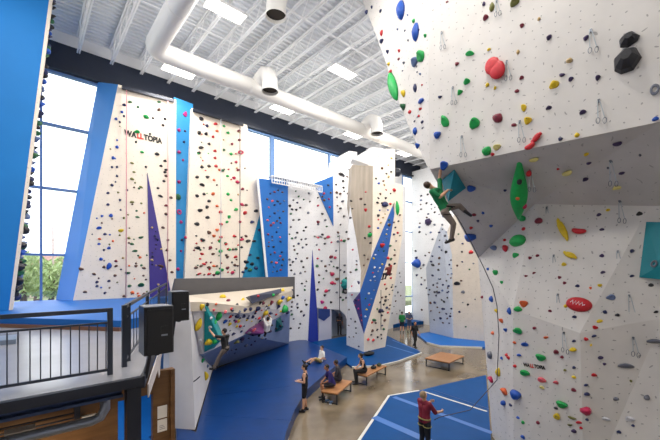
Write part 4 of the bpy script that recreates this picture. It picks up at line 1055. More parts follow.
# bolt every hold just clear of the sheeting it sits on
def hold_verts(E, push):
    vs, fs = proto(E['shape'], E['seed']); sx, sy, sz = E['s']; b_ = E['loc'] + E['nor']*push
    return [b_ + E['xa']*(v.x*sx) + E['ya']*(v.y*sy) + E['nor']*(v.z*sz) for v in vs], fs
for E in ENT:
    E['push'] = .0015
    for pu in (.0015, .008, .02, .04, .07):
        vs, fs = hold_verts(E, pu)
        if not BVHTree.FromPolygons(vs, fs).overlap(BVH): E['push'] = pu; break
for E in ONE:
    o = bpy.data.objects.new('climbing_hold', hmesh(E['shape'], E['seed'])); COL.objects.link(o)
    m_ = Matrix((E['xa'], E['ya'], E['nor'])).transposed().to_4x4(); sx, sy, sz = E['s']
    o.matrix_world = Matrix.Translation(E['loc'] + E['nor']*E['push']) @ m_ @ Matrix.Diagonal((sx, sy, sz, 1))
    o.material_slots[0].link = 'OBJECT'; o.material_slots[0].material = hmat(E['c'])
    lb = next((v for k, v in SPECIAL.items() if abs(k[0]-E['px']) < .01 and abs(k[1]-E['py']) < .01), E['label'])
    tag(o, lb, 'climbing hold', 'climbing holds on the ' + E['ph'])
    if min(E['w'], E['h']) >= 6.5 and E['shape'] in ('jug', 'pebble', 'rock', 'mouth', 'leaf'):
        b_ = bpy.data.objects.new('bolt', BOLT); COL.objects.link(b_); b_.parent = o
        zt_ = {'jug': 1.0, 'pebble': .985, 'rock': 1.0, 'mouth': .3, 'leaf': 1.0}[E['shape']]
        yo = {'jug': .18, 'rock': .08}.get(E['shape'], 0)
        k_ = .022
        b_.matrix_parent_inverse = Matrix.Identity(4)
        b_.location = (0.02 if E['shape'] == 'rock' else 0, yo, zt_); b_.scale = (k_/sx, k_/sy, k_*.5/sz)
# the remaining small holds, too many to keep one by one
mb = MB(); keys = sorted(HC); 
for E in REST:
    vs, fs = proto(E['shape'], E['seed']); sx, sy, sz = E['s']
    mb.add(hold_verts(E, E['push'])[0], fs, keys.index(E['c']))
o = mb.build('small_climbing_holds', [hmat(k_) for k_ in keys], None, (15, 19, 8)); tag(o, 'many small multicoloured climbing holds scattered over the far and cream walls', 'climbing holds', kind='stuff')

# ---- green spire hold hanging under the roof and heart-shaped red hold
st = seat(519.5, 160)
p_top, p_bot = PU(519.5, 154.5, 8.2), PU(518.5, 219, 9.3)
t = thing('climbing_hold', 'tall bright green spire-shaped hold hanging down over the grey roof underside', 'climbing hold', p_bot)
ax = p_bot-p_top; mb = MB(); pts = []; rs = []
for i in range(15):
    s_ = i/14; pts.append(p_top+ax*s_+V((-.0, .0, 0))); rs.append(.025+.165*math.sin(s_**1.35*math.pi)**1.1)
mb.tube(pts, rs, 14); mb.build('body', hmat('g'), t, smooth=True)
for (s_, c_, sd_) in ((.3, 'r', .13), (.42, 'k', -.08), (.66, 'o', -.11), (.8, 'c', .05)):
    q = p_top+ax*s_ - FW*.16 + RT*sd_
    MB().ball(q, (.06, .06, .07), 8, 6).build('knob', hmat(c_), t, smooth=True)
st = seat(579, 304.5); loc, nor, _ = st; xa, ya = frame(nor, -.12)
t = thing('climbing_hold', 'big red heart-shaped hold with white script on the cream slab', 'climbing hold', loc)
vs, fs = dome(lambda t_, a_: (.25*(1-.75*t_**2)*math.cos(a_)*(1+.12*math.sin(a_)), .165*(1-.75*t_**2)*(math.sin(a_) - .12*abs(math.cos(a_))**2), .13*math.sin(t_*1.57)), 6, 20)
MB().add([loc+xa*v.x+ya*v.y+nor*(v.z+.0015) for v in vs], fs).build('body', hmat('r'), t, smooth=True)
pts = [loc+xa*x_+ya*y_+nor*.128 for x_, y_ in ((-.14, .0), (-.1, .06), (-.08, -.03), (-.04, .05), (-.02, -.03), (.02, .05), (.04, -.03), (.09, .04), (.1, -.03), (.14, 0))]
MB().tube(pts, .012, 5).build('lettering', mat('white_script', (244, 232, 236), .5), t)

# ---- quickdraws hanging from the big wall
M_SLING = mat('sling_grey', (176, 184, 190), .6); M_STEEL = mat('carabiner_steel', (110, 116, 126), .3, metal=.6)
QD = [(591, 31, 9, 24), (599, 101, 7, 24), (507, 62, 8, 20), (520, 122, 4, 22), (442, 33, 3, 18), (453, 88, 3, 18), (462, 137, 2, 22), (497, 0, 6, 16), (611, 161, 14, 26), (530, 170, 12, 22), (547, 208, 1, 16), (620, 201, 3, 22), (554, 256, 1, 18), (618, 252, 2, 18), (558, 295, 0, 17), (629, 296, 8, 24), (564, 333, 1, 20), (633, 338, 2, 18)]
for n_, (x, y, dx, L_) in enumerate(QD):
    st = seat(x, max(y, 1))
    if st is None: continue
    loc, nor, ph = st; d_ = (loc-CAM).dot(FW); Lm = L_*d_/FPX
    t = thing('quickdraw', 'x', 'quickdraw', loc, 'quickdraws hanging on the big right wall')
    t['_ph'] = ph
    xa, ya = frame(nor, 0)
    MB().obox(loc+nor*.012, xa*.018, ya*.03, nor*.014).build('bolt_hanger', M_STEEL, t)
    hang = (-UP + xa*.0).normalized()
    out = nor*.04
    if nor.z < -.4: out = nor*.03
    for s_, lean in ((-1, .02), (1, .22)):
        p0 = loc+out+xa*s_*.015; p1 = p0 + (-UP*1.0 + xa*lean).normalized()*Lm*(.72 if s_ < 0 else .8)
        MB().bar(p0, p1, .014, .005, nor).build('sling', M_SLING, t)
        cc = p1 - UP*.05
        pts = [cc + xa*(.028*math.cos(k_*math.pi/5)) + UP*(.055*math.sin(k_*math.pi/5)) for k_ in range(10)]
        MB().tube(pts, .006, 5, closed=True).build('carabiner', M_STEEL, t)
    del t['_ph']
    t['label'] = 'quickdraw on the %s of the big wall' % ph
    t['_x'] = x; t['_p'] = ph
by = {}
for o in list(bpy.data.objects):
    if o.get('_p'): by.setdefault(o['_p'], []).append(o)
for ph, L_ in by.items():
    L_.sort(key=lambda o: o['_x'])
    for n_, o in enumerate(L_):
        o['label'] = 'grey quickdraw hanging on the %s, %s of %s from the left' % (ph, ordw[n_], cnt[len(L_)])
        if len(L_) == 1: o['label'] = 'only grey quickdraw hanging on the %s of the big wall' % ph
        del o['_x']; del o['_p']
# ============================================================ PEOPLE
M_SKIN = mat('skin', (214, 164, 134), .55, noise=.06, nscale=9); M_SKIND = mat('skin_tanned', (178, 124, 94), .55, noise=.06, nscale=9)
M_EYE = mat('eye_dark', (30, 24, 22), .3); M_LIP = mat('lips', (176, 96, 88), .5)
def capsule(mb, a, b, ra, rb, n=12):
    a, b = V(a), V(b); L_ = (b-a).length
    if L_ < 1e-5: return mb.ball(a, ra, n, 8)
    t = (b-a)/L_; pts = []; rs = []
    for k_ in range(4): an = math.pi/2*k_/4; pts.append(a - t*ra*math.cos(an)); rs.append(max(.0012, ra*math.sin(an)))
    pts.append(a); rs.append(ra); pts.append(b); rs.append(rb)
    for k_ in range(3, -1, -1): an = math.pi/2*k_/4; pts.append(b + t*rb*math.cos(an)); rs.append(max(.0012, rb*math.sin(an)))
    return mb.tube(pts, rs, n)
def ell(mb, c, r, R=None, n=16, m=12):
    s = MB().ball((0, 0, 0), r, n, m)
    vs = [(R @ v if R else v) + V(c) for v in s.v]
    return mb.add(vs, s.f)
def fuse(mb, vox, smooth=3):
    """weld overlapping limbs into one continuous skin"""
    me = bpy.data.meshes.new('fuse'); me.from_pydata([tuple(v) for v in mb.v], [], mb.f); me.update()
    o = bpy.data.objects.new('fuse', me); COL.objects.link(o)
    r_ = o.modifiers.new('r', 'REMESH'); r_.mode = 'VOXEL'; r_.voxel_size = vox
    s_ = o.modifiers.new('s', 'SMOOTH'); s_.factor = .5; s_.iterations = smooth
    dg = bpy.context.evaluated_depsgraph_get(); ev = o.evaluated_get(dg); em = ev.to_mesh()
    out = MB(); out.v = [v.co.copy() for v in em.vertices]; out.f = [list(p.vertices) for p in em.polygons]; out.m = [0]*len(out.f)
    ev.to_mesh_clear(); bpy.data.objects.remove(o); bpy.data.meshes.remove(me)
    return out
# default joints, metres: +Y ahead, +X the person's right side
STAND = dict(pelvis=(0, 0, .95), chest=(0, 0, 1.28), neck=(0, .0, 1.47), head=(0, .02, 1.62),
    sR=(.18, 0, 1.42), eR=(.22, -.02, 1.13), wR=(.23, .06, .88), sL=(-.18, 0, 1.42), eL=(-.22, -.02, 1.13), wL=(-.23, .06, .88),
    hR=(.09, 0, .92), kR=(.10, .02, .5), aR=(.11, -.02, .09), hL=(-.09, 0, .92), kL=(-.10, .02, .5), aL=(-.11, -.02, .09))
def person(label, at, face, pose=None, shirt=None, sleeves=.45, legs='trousers', legm=None, skin=None, hair=None, hair_style='short', shoem=None,
           look=(0, 1, 0), scale=1.0, vox=.009, toes=None, hand_dir=None, extras=None, group=None, anchor='feet', sub=None, belt=None, fem=False):
    skin = skin or M_SKIN
    f_ = V(face); f_.z = 0; f_.normalize(); r_ = V((f_.y, -f_.x, 0))
    J = dict(STAND); J.update(pose or {}); J = {k_: V(v) for k_, v in J.items()}
    Rm = Matrix((r_, f_, UP)).transposed()
    at = V(at)
    if anchor in J: at = at - Rm @ (J[anchor]*scale)
    W = lambda p: at + Rm @ (V(p)*scale)
    lk = V(look).normalized(); up_h = (J['head']-J['neck']).normalized()
    rx = lk.cross(up_h).normalized(); up_h = rx.cross(lk).normalized()
    HR = Matrix((rx, lk, up_h)).transposed()
    kw = .9 if fem else 1.0
    b = MB()
    # head with jaw, nose, ears, brow
    hc = J['head']
    ell(b, hc + HR @ V((0, -.005, .02)), (.074, .094, .1), HR); ell(b, hc + HR @ V((0, .025, -.045)), (.056, .066, .062), HR)
    capsule(b, hc + HR @ V((0, .088, .008)), hc + HR @ V((0, .108, -.022)), .011, .015, 8)
    capsule(b, hc + HR @ V((-.03, .08, .03)), hc + HR @ V((.03, .08, .03)), .014, .014, 8)
    capsule(b, hc + HR @ V((-.018, .084, -.05)), hc + HR @ V((.018, .084, -.05)), .01, .01, 8)
    for s_ in (-1, 1): ell(b, hc + HR @ V((s_*.076, -.008, -.002)), (.012, .022, .032), HR, 8, 6)
    capsule(b, J['neck'] - V((0, 0, .02)), hc + HR @ V((0, -.015, -.05)), .056*kw, .05*kw)
    sp = (J['chest']+J['pelvis'])/2
    sh = (J['sR']-J['sL']).normalized(); hp = (J['hR']-J['hL']).normalized()
    def torso(mb, g=0.0):
        for s_ in (-1, 1):
            capsule(mb, J['chest'] + sh*s_*.075*kw, sp + hp*s_*.06, .098*kw+g, .088*kw+g)
            capsule(mb, sp + hp*s_*.06, J['pelvis'] + hp*s_*.07, .088*kw+g, .1+g)
            S_ = J['sR'] if s_ > 0 else J['sL']
            capsule(mb, J['neck'] + (J['chest']-J['neck'])*.2, S_ + (J['chest']-S_)*.12, .058+g, .056*kw+g)
            capsule(mb, S_ + (J['chest']-S_)*.12, J['chest'] + sh*s_*.08, .062*kw+g, .09*kw+g)
    torso(b)
    for s_ in 'RL':
        S_, E_, W_ = J['s'+s_], J['e'+s_], J['w'+s_]
        capsule(b, S_, E_, .05*kw, .041*kw); capsule(b, E_, E_ + (W_-E_)*.35, .041*kw, .043*kw); capsule(b, E_ + (W_-E_)*.35, W_, .043*kw, .028*kw)
        # hand: palm, four unequal curled fingers and a side thumb
        fd = (W_-E_).normalized()
        if hand_dir and s_ in hand_dir: fd = V(hand_dir[s_]).normalized()
        sd = V((1, 0, 0)) if s_ == 'R' else V((-1, 0, 0))
        tv = (V((0, 1, 0)) - fd*fd.y)
        if tv.length < .3: tv = UP - fd*fd.z
        tv.normalize(); pn = fd.cross(tv).normalized()
        inn = -sd if pn.dot(-sd) == 0 else (pn if pn.dot(-sd) > 0 else -pn)
        pc = W_ + fd*.045
        for q in (-.026, -.009, .009, .026): capsule(b, W_ + fd*.008 + tv*q*.6, W_ + fd*.082 + tv*q, .015, .0115, 8)
        for q, ln in ((.029, .062), (.0098, .072), (-.0098, .067), (-.029, .052)):
            k0 = W_ + fd*.085 + tv*q; k1 = k0 + (fd + inn*.35 + tv*q*5).normalized()*ln*.55; k2 = k1 + (fd*.6 + inn*.8 + tv*q*3).normalized()*ln*.5
            capsule(b, k0, k1, .0092, .0085, 8); capsule(b, k1, k2, .0085, .0075, 8)
        t0 = W_ + fd*.03 + tv*.026; t1 = t0 + (fd*.6 + tv*.8 + inn*.3).normalized()*.036; t2 = t1 + (fd*.9 + tv*.25 + inn*.45).normalized()*.03
        capsule(b, t0, t1, .0125, .0105, 8); capsule(b, t1, t2, .0105, .009, 8)
        H_, K_, A_ = J['h'+s_], J['k'+s_], J['a'+s_]
        capsule(b, H_, K_, .086, .054); capsule(b, K_, K_ + (A_-K_)*.3, .052, .056); capsule(b, K_ + (A_-K_)*.3, A_, .056, .036)
        td = V(toes[s_]).normalized() if toes and s_ in toes else V((.12 if s_ == 'R' else -.12, 1, 0)).normalized()
        hl = A_ + (A_-K_).normalized()*.035
        capsule(b, hl - td*.05, hl + td*.14, .036, .03); capsule(b, A_, hl + td*.07, .036, .034)
    fb_ = fuse(b, vox)
    eyes = [hc + HR @ V((s_*.031, .087, .016)) for s_ in (-1, 1)]; mouth = hc + HR @ V((0, .094, -.05))
    for n_, f2 in enumerate(fb_.f):
        c_ = sum((fb_.v[q] for q in f2), V((0, 0, 0)))/len(f2)
        if min((c_-e2).length for e2 in eyes) < .013: fb_.m[n_] = 1
        elif abs((c_-mouth).dot(HR @ V((0, 0, 1)))) < .008 and (c_-mouth).length < .026: fb_.m[n_] = 2
    t = thing('person', label, 'person', at, group)
    def put(mb, name, m, par=None):
        mb.v = [W(p) for p in mb.v]; return mb.build(name, m, par or t, smooth=True)
    put(fb_, 'body', [skin, M_EYE, M_LIP])
    if shirt:
        c = MB()
        if sleeves == 0:            # tank top
            for s_ in (-1, 1):
                capsule(c, J['chest'] + sh*s_*.07*kw, sp + hp*s_*.06, .108*kw, .1*kw); capsule(c, sp + hp*s_*.06, J['pelvis'] + hp*s_*.068 + V((0, 0, .02)), .1*kw, .108)
                S_ = J['sR'] if s_ > 0 else J['sL']
                capsule(c, J['chest'] + sh*s_*.075, S_ + (J['neck']-S_)*.45, .09*kw, .045)
        else:
            torso(c, .012)
            for s_ in 'RL':
                S_, E_, W_ = J['s'+s_], J['e'+s_], J['w'+s_]
                if sleeves <= 1: capsule(c, S_, S_ + (E_-S_)*sleeves*1.3, .062*kw, .06*kw)
                else: capsule(c, S_, E_, .062*kw, .052*kw); capsule(c, E_, E_ + (W_-E_)*(sleeves-1), .052*kw, .042*kw)
        put(fuse(c, vox*1.15), 'tank_top' if sleeves == 0 else 'shirt', shirt)
    if legs:
        c = MB()
        for s_ in (-1, 1): capsule(c, J['pelvis'] + hp*s_*.06 + V((0, 0, .03)), J['h'+('R' if s_ > 0 else 'L')], .112, .1)
        for s_ in 'RL':
            H_, K_, A_ = J['h'+s_], J['k'+s_], J['a'+s_]
            if legs == 'shorts': capsule(c, H_, H_ + (K_-H_)*.8, .1, .082)
            else: capsule(c, H_, K_, .1, .07); capsule(c, K_, K_ + (A_-K_)*.92, .07, .056)
        put(fuse(c, vox*1.15), legs, legm)
    if hair:
        c = MB()
        ell(c, hc + HR @ V((0, -.02, .034)), (.084, .098, .1), HR)
        if hair_style in ('long', 'bun'): ell(c, hc + HR @ V((0, -.06, -.03)), (.07, .05, .08), HR)
        if hair_style == 'bun': ell(c, hc + HR @ V((0, -.12, .05)), (.04, .045, .04), HR)
        if hair_style == 'ponytail': capsule(c, hc + HR @ V((0, -.1, .05)), hc + HR @ V((0, -.19, .03)), .035, .03); capsule(c, hc + HR @ V((0, -.19, .03)), hc + HR @ V((0, -.22, -.06)), .03, .012)
        m2 = fuse(c, vox)
        # keep the face free
        keep = []
        for f2 in m2.f:
            c_ = HR.transposed() @ (sum((m2.v[q] for q in f2), V((0, 0, 0)))/len(f2) - hc)
            if not (c_.y > .045 and c_.z < .075) and not (abs(c_.x) > .06 and c_.y > .02 and c_.z < .02): keep.append(f2)
        m2.f = keep; m2.m = [0]*len(keep)
        put(m2, 'hair', hair)
    if shoem:
        for s_ in 'RL':
            K_, A_ = J['k'+s_], J['a'+s_]
            td = V(toes[s_]).normalized() if toes and s_ in toes else V((.12 if s_ == 'R' else -.12, 1, 0)).normalized()
            hl = A_ + (A_-K_).normalized()*.035; c = MB()
            capsule(c, hl - td*.05, hl + td*.15, .045, .038); capsule(c, A_ + (K_-A_)*.08, hl + td*.05, .045, .042)
            put(fuse(c, vox), 'shoe', shoem)
    if belt:
        c = MB(); pts = [J['pelvis'] + V((.175*math.cos(a_*math.pi/8), .125*math.sin(a_*math.pi/8), .06)) for a_ in range(16)]
        c.tube(pts, .02, 6, closed=True)
        for s_ in (-1, 1):
            H_ = J['hR'] if s_ > 0 else J['hL']; K_ = J['kR'] if s_ > 0 else J['kL']; q = H_ + (K_-H_)*.25
            l_ = MB().tube([q + V((.105*math.cos(a_*math.pi/6), .105*math.sin(a_*math.pi/6), 0)) for a_ in range(12)], .012, 6, closed=True)
            put(l_, 'harness_leg_loop', belt)
        put(c, 'harness', belt)
    return t, W, J

BLK = mat('black_cotton', (24, 24, 28), .8); BLKS = mat('black_shoe', (30, 30, 34), .5)
H_DK = mat('dark_hair', (36, 26, 22), .6); H_BR = mat('brown_hair', (66, 44, 32), .6); H_BL = mat('grey_blonde_hair', (150, 126, 96), .6)
DEN = mat('grey_trousers', (128, 116, 108), .8, noise=.1); MAR = mat('maroon_shirt', (126, 26, 50), .75, noise=.1); GRN = mat('green_shirt', (14, 124, 74), .75, noise=.1)
PUR = mat('purple_blue_shirt', (44, 36, 108), .75); CHA = mat('charcoal_shirt', (44, 44, 54), .8); WHT = mat('white_shirt', (232, 230, 228), .8); KHA = mat('khaki_shorts', (172, 150, 92), .8)
GR2 = mat('bright_green_shirt', (24, 124, 60), .75); BLG = mat('slate_blue_shirt', (66, 78, 112), .75); NAVY_S = mat('navy_shorts', (30, 34, 56), .8); REDS = mat('dark_red_shirt', (120, 44, 44), .8)
YEL = mat('yellow_webbing', (140, 132, 70), .6)
dirv = lambda r, f: RT*r + FW*f

# belayer in maroon, looking up at the climber
p = PZ(424.5, 456, .1)
person('woman in a maroon shirt on the blue mat, looking up with both arms out', p, dirv(.85, .5),
   dict(head=(0, -.03, 1.61), neck=(0, .0, 1.46), eR=(.24, .14, 1.2), wR=(.2, .4, 1.16), eL=(-.25, .16, 1.22), wL=(-.22, .42, 1.27)),
   MAR, .75, 'trousers', BLK, M_SKIN, H_BL, 'short', BLKS, look=(-.1, 1, .55), scale=1.04, vox=.008, belt=YEL)
# man in black tank top facing left
p = PZ(304.8, 411.5, 0)
person('standing man in a black tank top and black shorts beside the thick blue mat', p, dirv(-1, .1),
   dict(eR=(.25, -.05, 1.15), wR=(.16, .2, 1.1), eL=(-.25, -.02, 1.15), wL=(-.12, .22, 1.12), kR=(.1, .03, .5), aR=(.12, -.04, .09), aL=(-.12, .05, .09)),
   BLK, 0, 'shorts', BLK, M_SKIN, H_DK, 'bun', BLKS, vox=.008, look=(0, 1, -.15))
def seated(seat_z=.46, lean=.0, feet=.5):
    z = seat_z + .16; f0 = feet-.12
    return dict(pelvis=(0, 0, z), chest=(0, .05+lean, z+.33), neck=(0, .08+lean*1.4, z+.51), head=(0, .13+lean*1.6, z+.65), sR=(.18, .06+lean*1.3, z+.46), sL=(-.18, .06+lean*1.3, z+.46),
        eR=(.24, .12+lean, z+.2), wR=(.14, .36, z+.1), eL=(-.24, .12+lean, z+.2), wL=(-.14, .36, z+.1),
        hR=(.09, .02, z-.02), kR=(.12, .45, z-.03), aR=(.13, f0, .09), hL=(-.09, .02, z-.02), kL=(-.12, .45, z-.03), aL=(-.12, f0+.06, .09))
_, cB3, ux3, uy3, l3, w3 = B3
uxA = ux3 if ux3.dot(FW) > 0 else -ux3
lft = uy3 if uy3.dot(RT) < 0 else -uy3
person('seated person in a purple-blue shirt on the bench, nearest the camera of the two', V((cB3.x, cB3.y, 0)) - uxA*.2 + lft*.12, dirv(-1, -.3), seated(lean=.08), PUR, .9, 'shorts', CHA, M_SKIND, H_DK, 'short', BLKS, vox=.009, look=(0, 1, -.1))
person('seated person in a charcoal shirt on the bench, behind the purple-blue shirt', V((cB3.x, cB3.y, 0)) + uxA*.5 + lft*.1, dirv(-1, .1), seated(lean=.02), CHA, .9, 'trousers', CHA, M_SKIND, H_DK, 'short', BLKS, vox=.009, look=(.3, 1, 0))
_, cB, uxB, uyB, lB, wB = B2
uxA = uxB if uxB.dot(FW) > 0 else -uxB
lft = uyB if uyB.dot(RT) < 0 else -uyB
person('seated woman in a black tank top at the near end of the long bench', V((cB.x, cB.y, 0)) - uxA*(lB/2-.3) + lft*.0, dirv(-1, -.2), seated(lean=.05), BLK, 0, 'trousers', BLK, M_SKIN, H_DK, 'bun', BLKS, vox=.01, fem=True, look=(.2, 1, 0))
# white shirt lounging on the mat
p = PZ(320, 362.5, .38)
person('person in a white shirt and khaki shorts sitting back on the thick blue mat', p - UP*0, dirv(-1, -.55),
   dict(pelvis=(0, 0, .11), chest=(0, -.1, .42), neck=(0, -.13, .6), head=(0, -.11, .75), sR=(.18, -.12, .55), sL=(-.18, -.12, .55), eR=(.27, -.26, .32), wR=(.28, -.36, .07), eL=(-.26, -.1, .3), wL=(-.18, .1, .2),
        hR=(.09, .02, .1), kR=(.14, .42, .2), aR=(.14, .8, .06), hL=(-.09, .02, .1), kL=(-.16, .38, .3), aL=(-.12, .66, .06)),
   WHT, .6, 'shorts', KHA, M_SKIN, H_DK, 'short', BLKS, vox=.01, hand_dir={'R': (.2, -.9, -.1)}, look=(-.2, 1, 0), toes={'R': (.2, .5, .8), 'L': (-.2, .7, .6)})
# far standing people
person('person in dark clothes standing in the alcove of the white wall', P(339.5, 335.3, 27), dirv(.3, -1), dict(eR=(.24, .08, 1.16), wR=(.1, .25, 1.2)), CHA, .9, 'trousers', BLK, M_SKIND, H_DK, 'short', BLKS, vox=.012)
person('person in a green shirt and dark shorts standing on the far concrete', PZ(402, 332.5, 0), dirv(.35, 1), None, GR2, .8, 'shorts', NAVY_S, M_SKIN, H_BR, 'short', BLKS, vox=.012)
person('person in a slate-blue shirt and shorts standing beside the green shirt', PZ(409.3, 332, 0), dirv(-.2, -1), dict(eR=(.27, .1, 1.16), wR=(.08, .22, 1.12), eL=(-.27, .1, 1.16), wL=(-.08, .22, 1.1)), BLG, .8, 'shorts', BLG, M_SKIN, H_BR, 'short', BLKS, vox=.012)
person('person in a black outfit walking across the concrete toward the bench', PZ(414.8, 347.5, 0), dirv(.6, -1), dict(kR=(.1, .1, .5), aR=(.1, .16, .09), kL=(-.1, .0, .5), aL=(-.1, -.2, .11), eR=(.22, -.1, 1.14), wR=(.22, -.05, .9), eL=(-.22, .06, 1.14), wL=(-.22, .2, .94)), BLK, .8, 'trousers', BLK, M_SKIND, H_DK, 'short', BLKS, vox=.011)
# boulderer in black
hpos = P(225.5, 348.5, 11.55)
person('climber in a black shirt and grey trousers bouldering beside the teal volume', hpos, dirv(-1, .3),
   dict(pelvis=(0, 0, .95), chest=(0, .05, 1.28), neck=(0, .07, 1.46), head=(0, .06, 1.61), eL=(-.26, .32, 1.46), wL=(-.2, .52, 1.62), eR=(.26, .12, 1.16), wR=(.2, .36, 1.24),
        kR=(.12, .32, .62), aR=(.12, .5, .22), kL=(-.12, .24, .58), aL=(-.12, .44, .18)),
   BLK, .6, 'trousers', DEN, M_SKIN, H_DK, 'short', BLKS, vox=.009, anchor='pelvis', look=(-.1, 1, .1), scale=.86)
# boulderer in white, hanging
hpos = P(266.5, 330.5, 17.2)
person('climber in a white shirt hanging with both arms raised under the bouldering wall', hpos, dirv(-.6, 1),
   dict(pelvis=(0, 0, .95), chest=(.02, -.12, 1.24), neck=(.03, -.13, 1.42), head=(.04, -.1, 1.57), sR=(.2, -.1, 1.42), sL=(-.14, -.1, 1.42), eR=(.22, .02, 1.64), wR=(.12, .14, 1.78), eL=(-.14, .04, 1.66), wL=(-.02, .16, 1.82),
        kR=(.16, .4, .92), aR=(.12, .55, .6), kL=(-.16, .38, .85), aL=(-.2, .6, .6)),
   WHT, .5, 'trousers', BLK, M_SKIND, H_DK, 'short', BLKS, vox=.01, anchor='pelvis', look=(0, 1, .4), scale=.96)
# far climber on the pillar
hpos = P(388.5, 274, 21.6)
person('small far climber in dark red on the right side of the striped pillar', hpos, dirv(-.5, 1),
   dict(pelvis=(0, 0, .95), chest=(0, -.1, 1.26), neck=(0, -.12, 1.44), head=(0, -.1, 1.59), sR=(.18, -.1, 1.4), sL=(-.18, -.1, 1.4), eR=(.2, .1, 1.24), wR=(.1, .28, 1.4), eL=(-.2, .1, 1.24), wL=(-.1, .28, 1.4),
        kR=(.14, .4, 1.0), aR=(.12, .55, .62), kL=(-.14, .4, .96), aL=(-.12, .55, .58)),
   REDS, .5, 'trousers', BLK, M_SKIND, H_DK, 'short', BLKS, vox=.011, anchor='pelvis', scale=.86, belt=BLK)
# climber in green on the overhang: pose given on the picture at arm's length from the wall
def cam_pose(pts, origin_d):
    """joint positions from where they appear, each at its own distance"""
    return {k_: P(x, y, origin_d + dd) for k_, (x, y, dd) in pts.items()}
CP = cam_pose(dict(pelvis=(445.5, 209.5, .0), chest=(438.5, 197, .0), neck=(435, 188.5, .0), head=(428.5, 185.5, -.02), sR=(440, 189.5, .16), sL=(431.5, 191.5, -.16), eR=(439.5, 177.5, .22), wR=(441, 167, .12),
    eL=(440, 197, -.22), wL=(448, 190, -.05), hR=(447.5, 207.5, .1), hL=(444.5, 212, -.08), kR=(459.5, 206, .25), aR=(465.5, 211.5, .15), kL=(453.5, 224, -.12), aL=(451.5, 239, .02)), 8.75)
o_ = CP['pelvis']
PL = {k_: V(((v-o_).dot(RT), (v-o_).dot(FW), (v-o_).z)) for k_, v in CP.items()}
# scale limbs by their own drawn lengths; local axes: X = picture right, Y = away from the camera
person('climber in a green shirt and grey trousers reaching up under the big wall roof', o_, FW, PL, GRN, .6, 'trousers', DEN, M_SKIN, H_BR, 'short', BLKS, vox=.008, anchor='pelvis',
   look=(.55, .75, .45), toes={'R': (.75, .2, -.45), 'L': (-.55, .5, -.25)}, hand_dir={'R': (.1, .2, 1), 'L': (.8, .5, .2)}, belt=BLK)
# ============================================================ OUTSIDE, seen through the window
structure('ground_outside', MB().box((-60, 21.5, 1.5), (60, 120, 2.0)), mat('outside_ground', (140, 150, 110), .9, noise=.3))
M_LEAF = mat('leaf_green', (186, 208, 146), .8, noise=.4, nscale=1.2)
M_BARK = mat('bark', (110, 90, 72), .9, noise=.3)
def tree(x, y, hgt, w, label, seed):
    r = random.Random(seed)
    t = thing('tree', label, 'tree', (x, y, 2.0), 'trees outside the window')
    mb = MB().tube([(x, y, 2), (x+.1, y, 2+hgt*.3), (x, y+.1, 2+hgt*.6)], [.25, .18, .08], 8)
    for k_ in range(5):
        a_ = r.random()*6.28; mb.tube([(x, y, 2+hgt*(.3+.06*k_)), (x+math.cos(a_)*w*.35, y+math.sin(a_)*w*.35, 2+hgt*(.5+.08*k_))], [.08, .03], 6)
    mb.build('trunk', M_BARK, t)
    cr = MB()
    for k_ in range(900):
        a_ = r.random()*6.28; b_ = r.uniform(-1, 1); rr = r.random()**.4
        s_ = math.sqrt(1-b_*b_)
        c_ = V((x + math.cos(a_)*s_*w*.5*rr, y + math.sin(a_)*s_*w*.5*rr, 2+hgt*.62 + b_*hgt*.38*rr))
        n_ = V((r.uniform(-1, 1), r.uniform(-1, 1), r.uniform(-.3, 1))).normalized(); o_ = n_.orthogonal().normalized(); q_ = n_.cross(o_)
        L_ = r.uniform(.12, .28)
        cr.add([c_-o_*L_, c_-q_*L_*.5+n_*.03, c_+o_*L_, c_+q_*L_*.5+n_*.03], [(0, 1, 2, 3)])
    o = cr.build('foliage', M_LEAF, t); o['kind'] = 'stuff'
for i, (px, d, hg, w, lb) in enumerate(((22, 24, 4.6, 3.2, 'leafy tree outside the window, beside the blue wall edge'), (36, 31, 4.4, 3.4, 'leafy tree outside the window, just left of the mullion'), (50, 27.3, 3.8, 3.0, 'leafy tree outside the window, just right of the mullion'), (64, 35, 4.8, 3.0, 'leafy tree outside the window, beside the pale blue side panel'), (-6, 30, 5, 4, 'leafy tree outside hidden behind the blue wall'))[:4]):
    q = P(px, 270, d); tree(q.x, q.y, hg, w, lb, i+3)
q = P(53, 270, 30)
t = thing('light_pole', 'thin pale street light pole outside the window', 'pole', (q.x, q.y, 2.0))
MB().tube([(q.x, q.y, 2), (q.x, q.y, 10.5)], [.09, .05], 8).build('pole', mat('pole_paint', (200, 176, 172), .5), t)
MB().bar((q.x-.6, q.y, 7.8), (q.x+.6, q.y, 7.8), .06, .06).build('crossarm', MATS['pole_paint'], t)
q = P(30, 270, 42)
t = thing('house', 'pale house with a pitched roof outside behind the trees', 'house', (q.x, q.y, 2.0))
MB().box((q.x-5, q.y-3, 2), (q.x+5, q.y+3, 5)).build('walls', mat('house_wall', (214, 196, 180), .8), t)
MB().shell([[V((q.x-5.4, q.y-3.4, 5)), V((q.x+5.4, q.y-3.4, 5)), V((q.x+5.4, q.y, 7)), V((q.x-5.4, q.y, 7))]], (0, 3.4, 0)).build('roof', mat('roof_tiles', (170, 130, 120), .8), t)
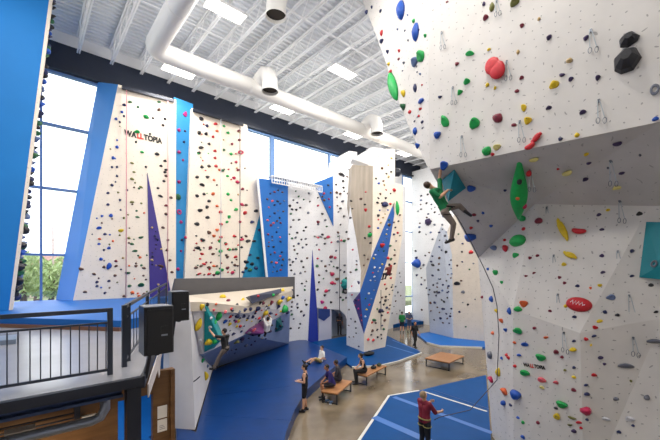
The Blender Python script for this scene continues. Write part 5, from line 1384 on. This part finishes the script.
# ============================================================ LIGHT AND CAMERA
w = bpy.data.worlds.new('sky'); SC.world = w; w.use_nodes = True
bg = w.node_tree.nodes['Background']; bg.inputs['Color'].default_value = (.90, .95, 1.0, 1); bg.inputs['Strength'].default_value = SKY
sd = bpy.data.lights.new('sun', 'SUN'); sd.energy = 1.5; sd.angle = math.radians(3); sd.color = (1, .96, .9)
so = bpy.data.objects.new('sun', sd); COL.objects.link(so); so.rotation_euler = (math.radians(-38), 0, math.radians(-8))
# added fill lamps, not seen, that brighten the room below the mezzanine
for (x_, y_, lb_) in ((1.2, 12.2, 'flat white lamp below the mezzanine, nearer the plywood wall'), (1.0, 14.8, 'flat white lamp below the mezzanine, nearer the blue back wall')):
    t = thing('hanging_lamp', lb_, 'lamp', (x_, y_, 3.1))
    MB().box((x_-.6, y_-.15, 3.2), (x_+.6, y_+.15, 3.28)).build('housing', M_LAMPB, t)
    MB().box((x_-.55, y_-.12, 3.18), (x_+.55, y_+.12, 3.2)).build('diffuser', M_LAMP, t)
    ld = bpy.data.lights.new('deck_light', 'AREA'); ld.size = 1.0; ld.energy = 45
    lo = bpy.data.objects.new('deck_light', ld); COL.objects.link(lo); lo.location = (x_, y_, 3.14)
# lamp below the mezzanine
t = thing('hanging_lamp', 'warm glowing lamp under the mezzanine beside the silver duct', 'lamp', (lp.x, lp.y, lp.z))
MB().box((lp.x-.2, lp.y-.12, lp.z), (lp.x+.2, lp.y+.12, lp.z+.05)).build('housing', M_LAMPB, t)
MB().box((lp.x-.19, lp.y-.13, lp.z-.03), (lp.x+.19, lp.y+.11, lp.z)).build('diffuser', mat('warm_lamp', (255, 220, 160), .5, emit=1.6), t)
ld = bpy.data.lights.new('warm_light', 'AREA'); ld.size = .35; ld.energy = 60; ld.color = (1, .8, .55)
lo = bpy.data.objects.new('warm_light', ld); COL.objects.link(lo); lo.location = (lp.x, lp.y-.4, lp.z-.06)

cd = bpy.data.cameras.new('camera'); co = bpy.data.objects.new('camera', cd); COL.objects.link(co)
cd.sensor_fit = 'HORIZONTAL'; cd.sensor_width = 36; cd.lens = 36*FPX/660; cd.shift_y = 50/660; cd.clip_end = 400; cd.clip_start = .05
co.location = CAM; co.rotation_euler = (math.pi/2, 0, -YAW)
SC.camera = co
vs = SC.view_settings; vs.view_transform = 'Standard'; vs.look = 'None'; vs.exposure = EXPO; vs.gamma = 1; vs.use_curve_mapping = False
SC.cycles.use_denoising = True
SC.cycles.max_bounces = 8; SC.cycles.diffuse_bounces = 4; SC.cycles.transparent_max_bounces = 8
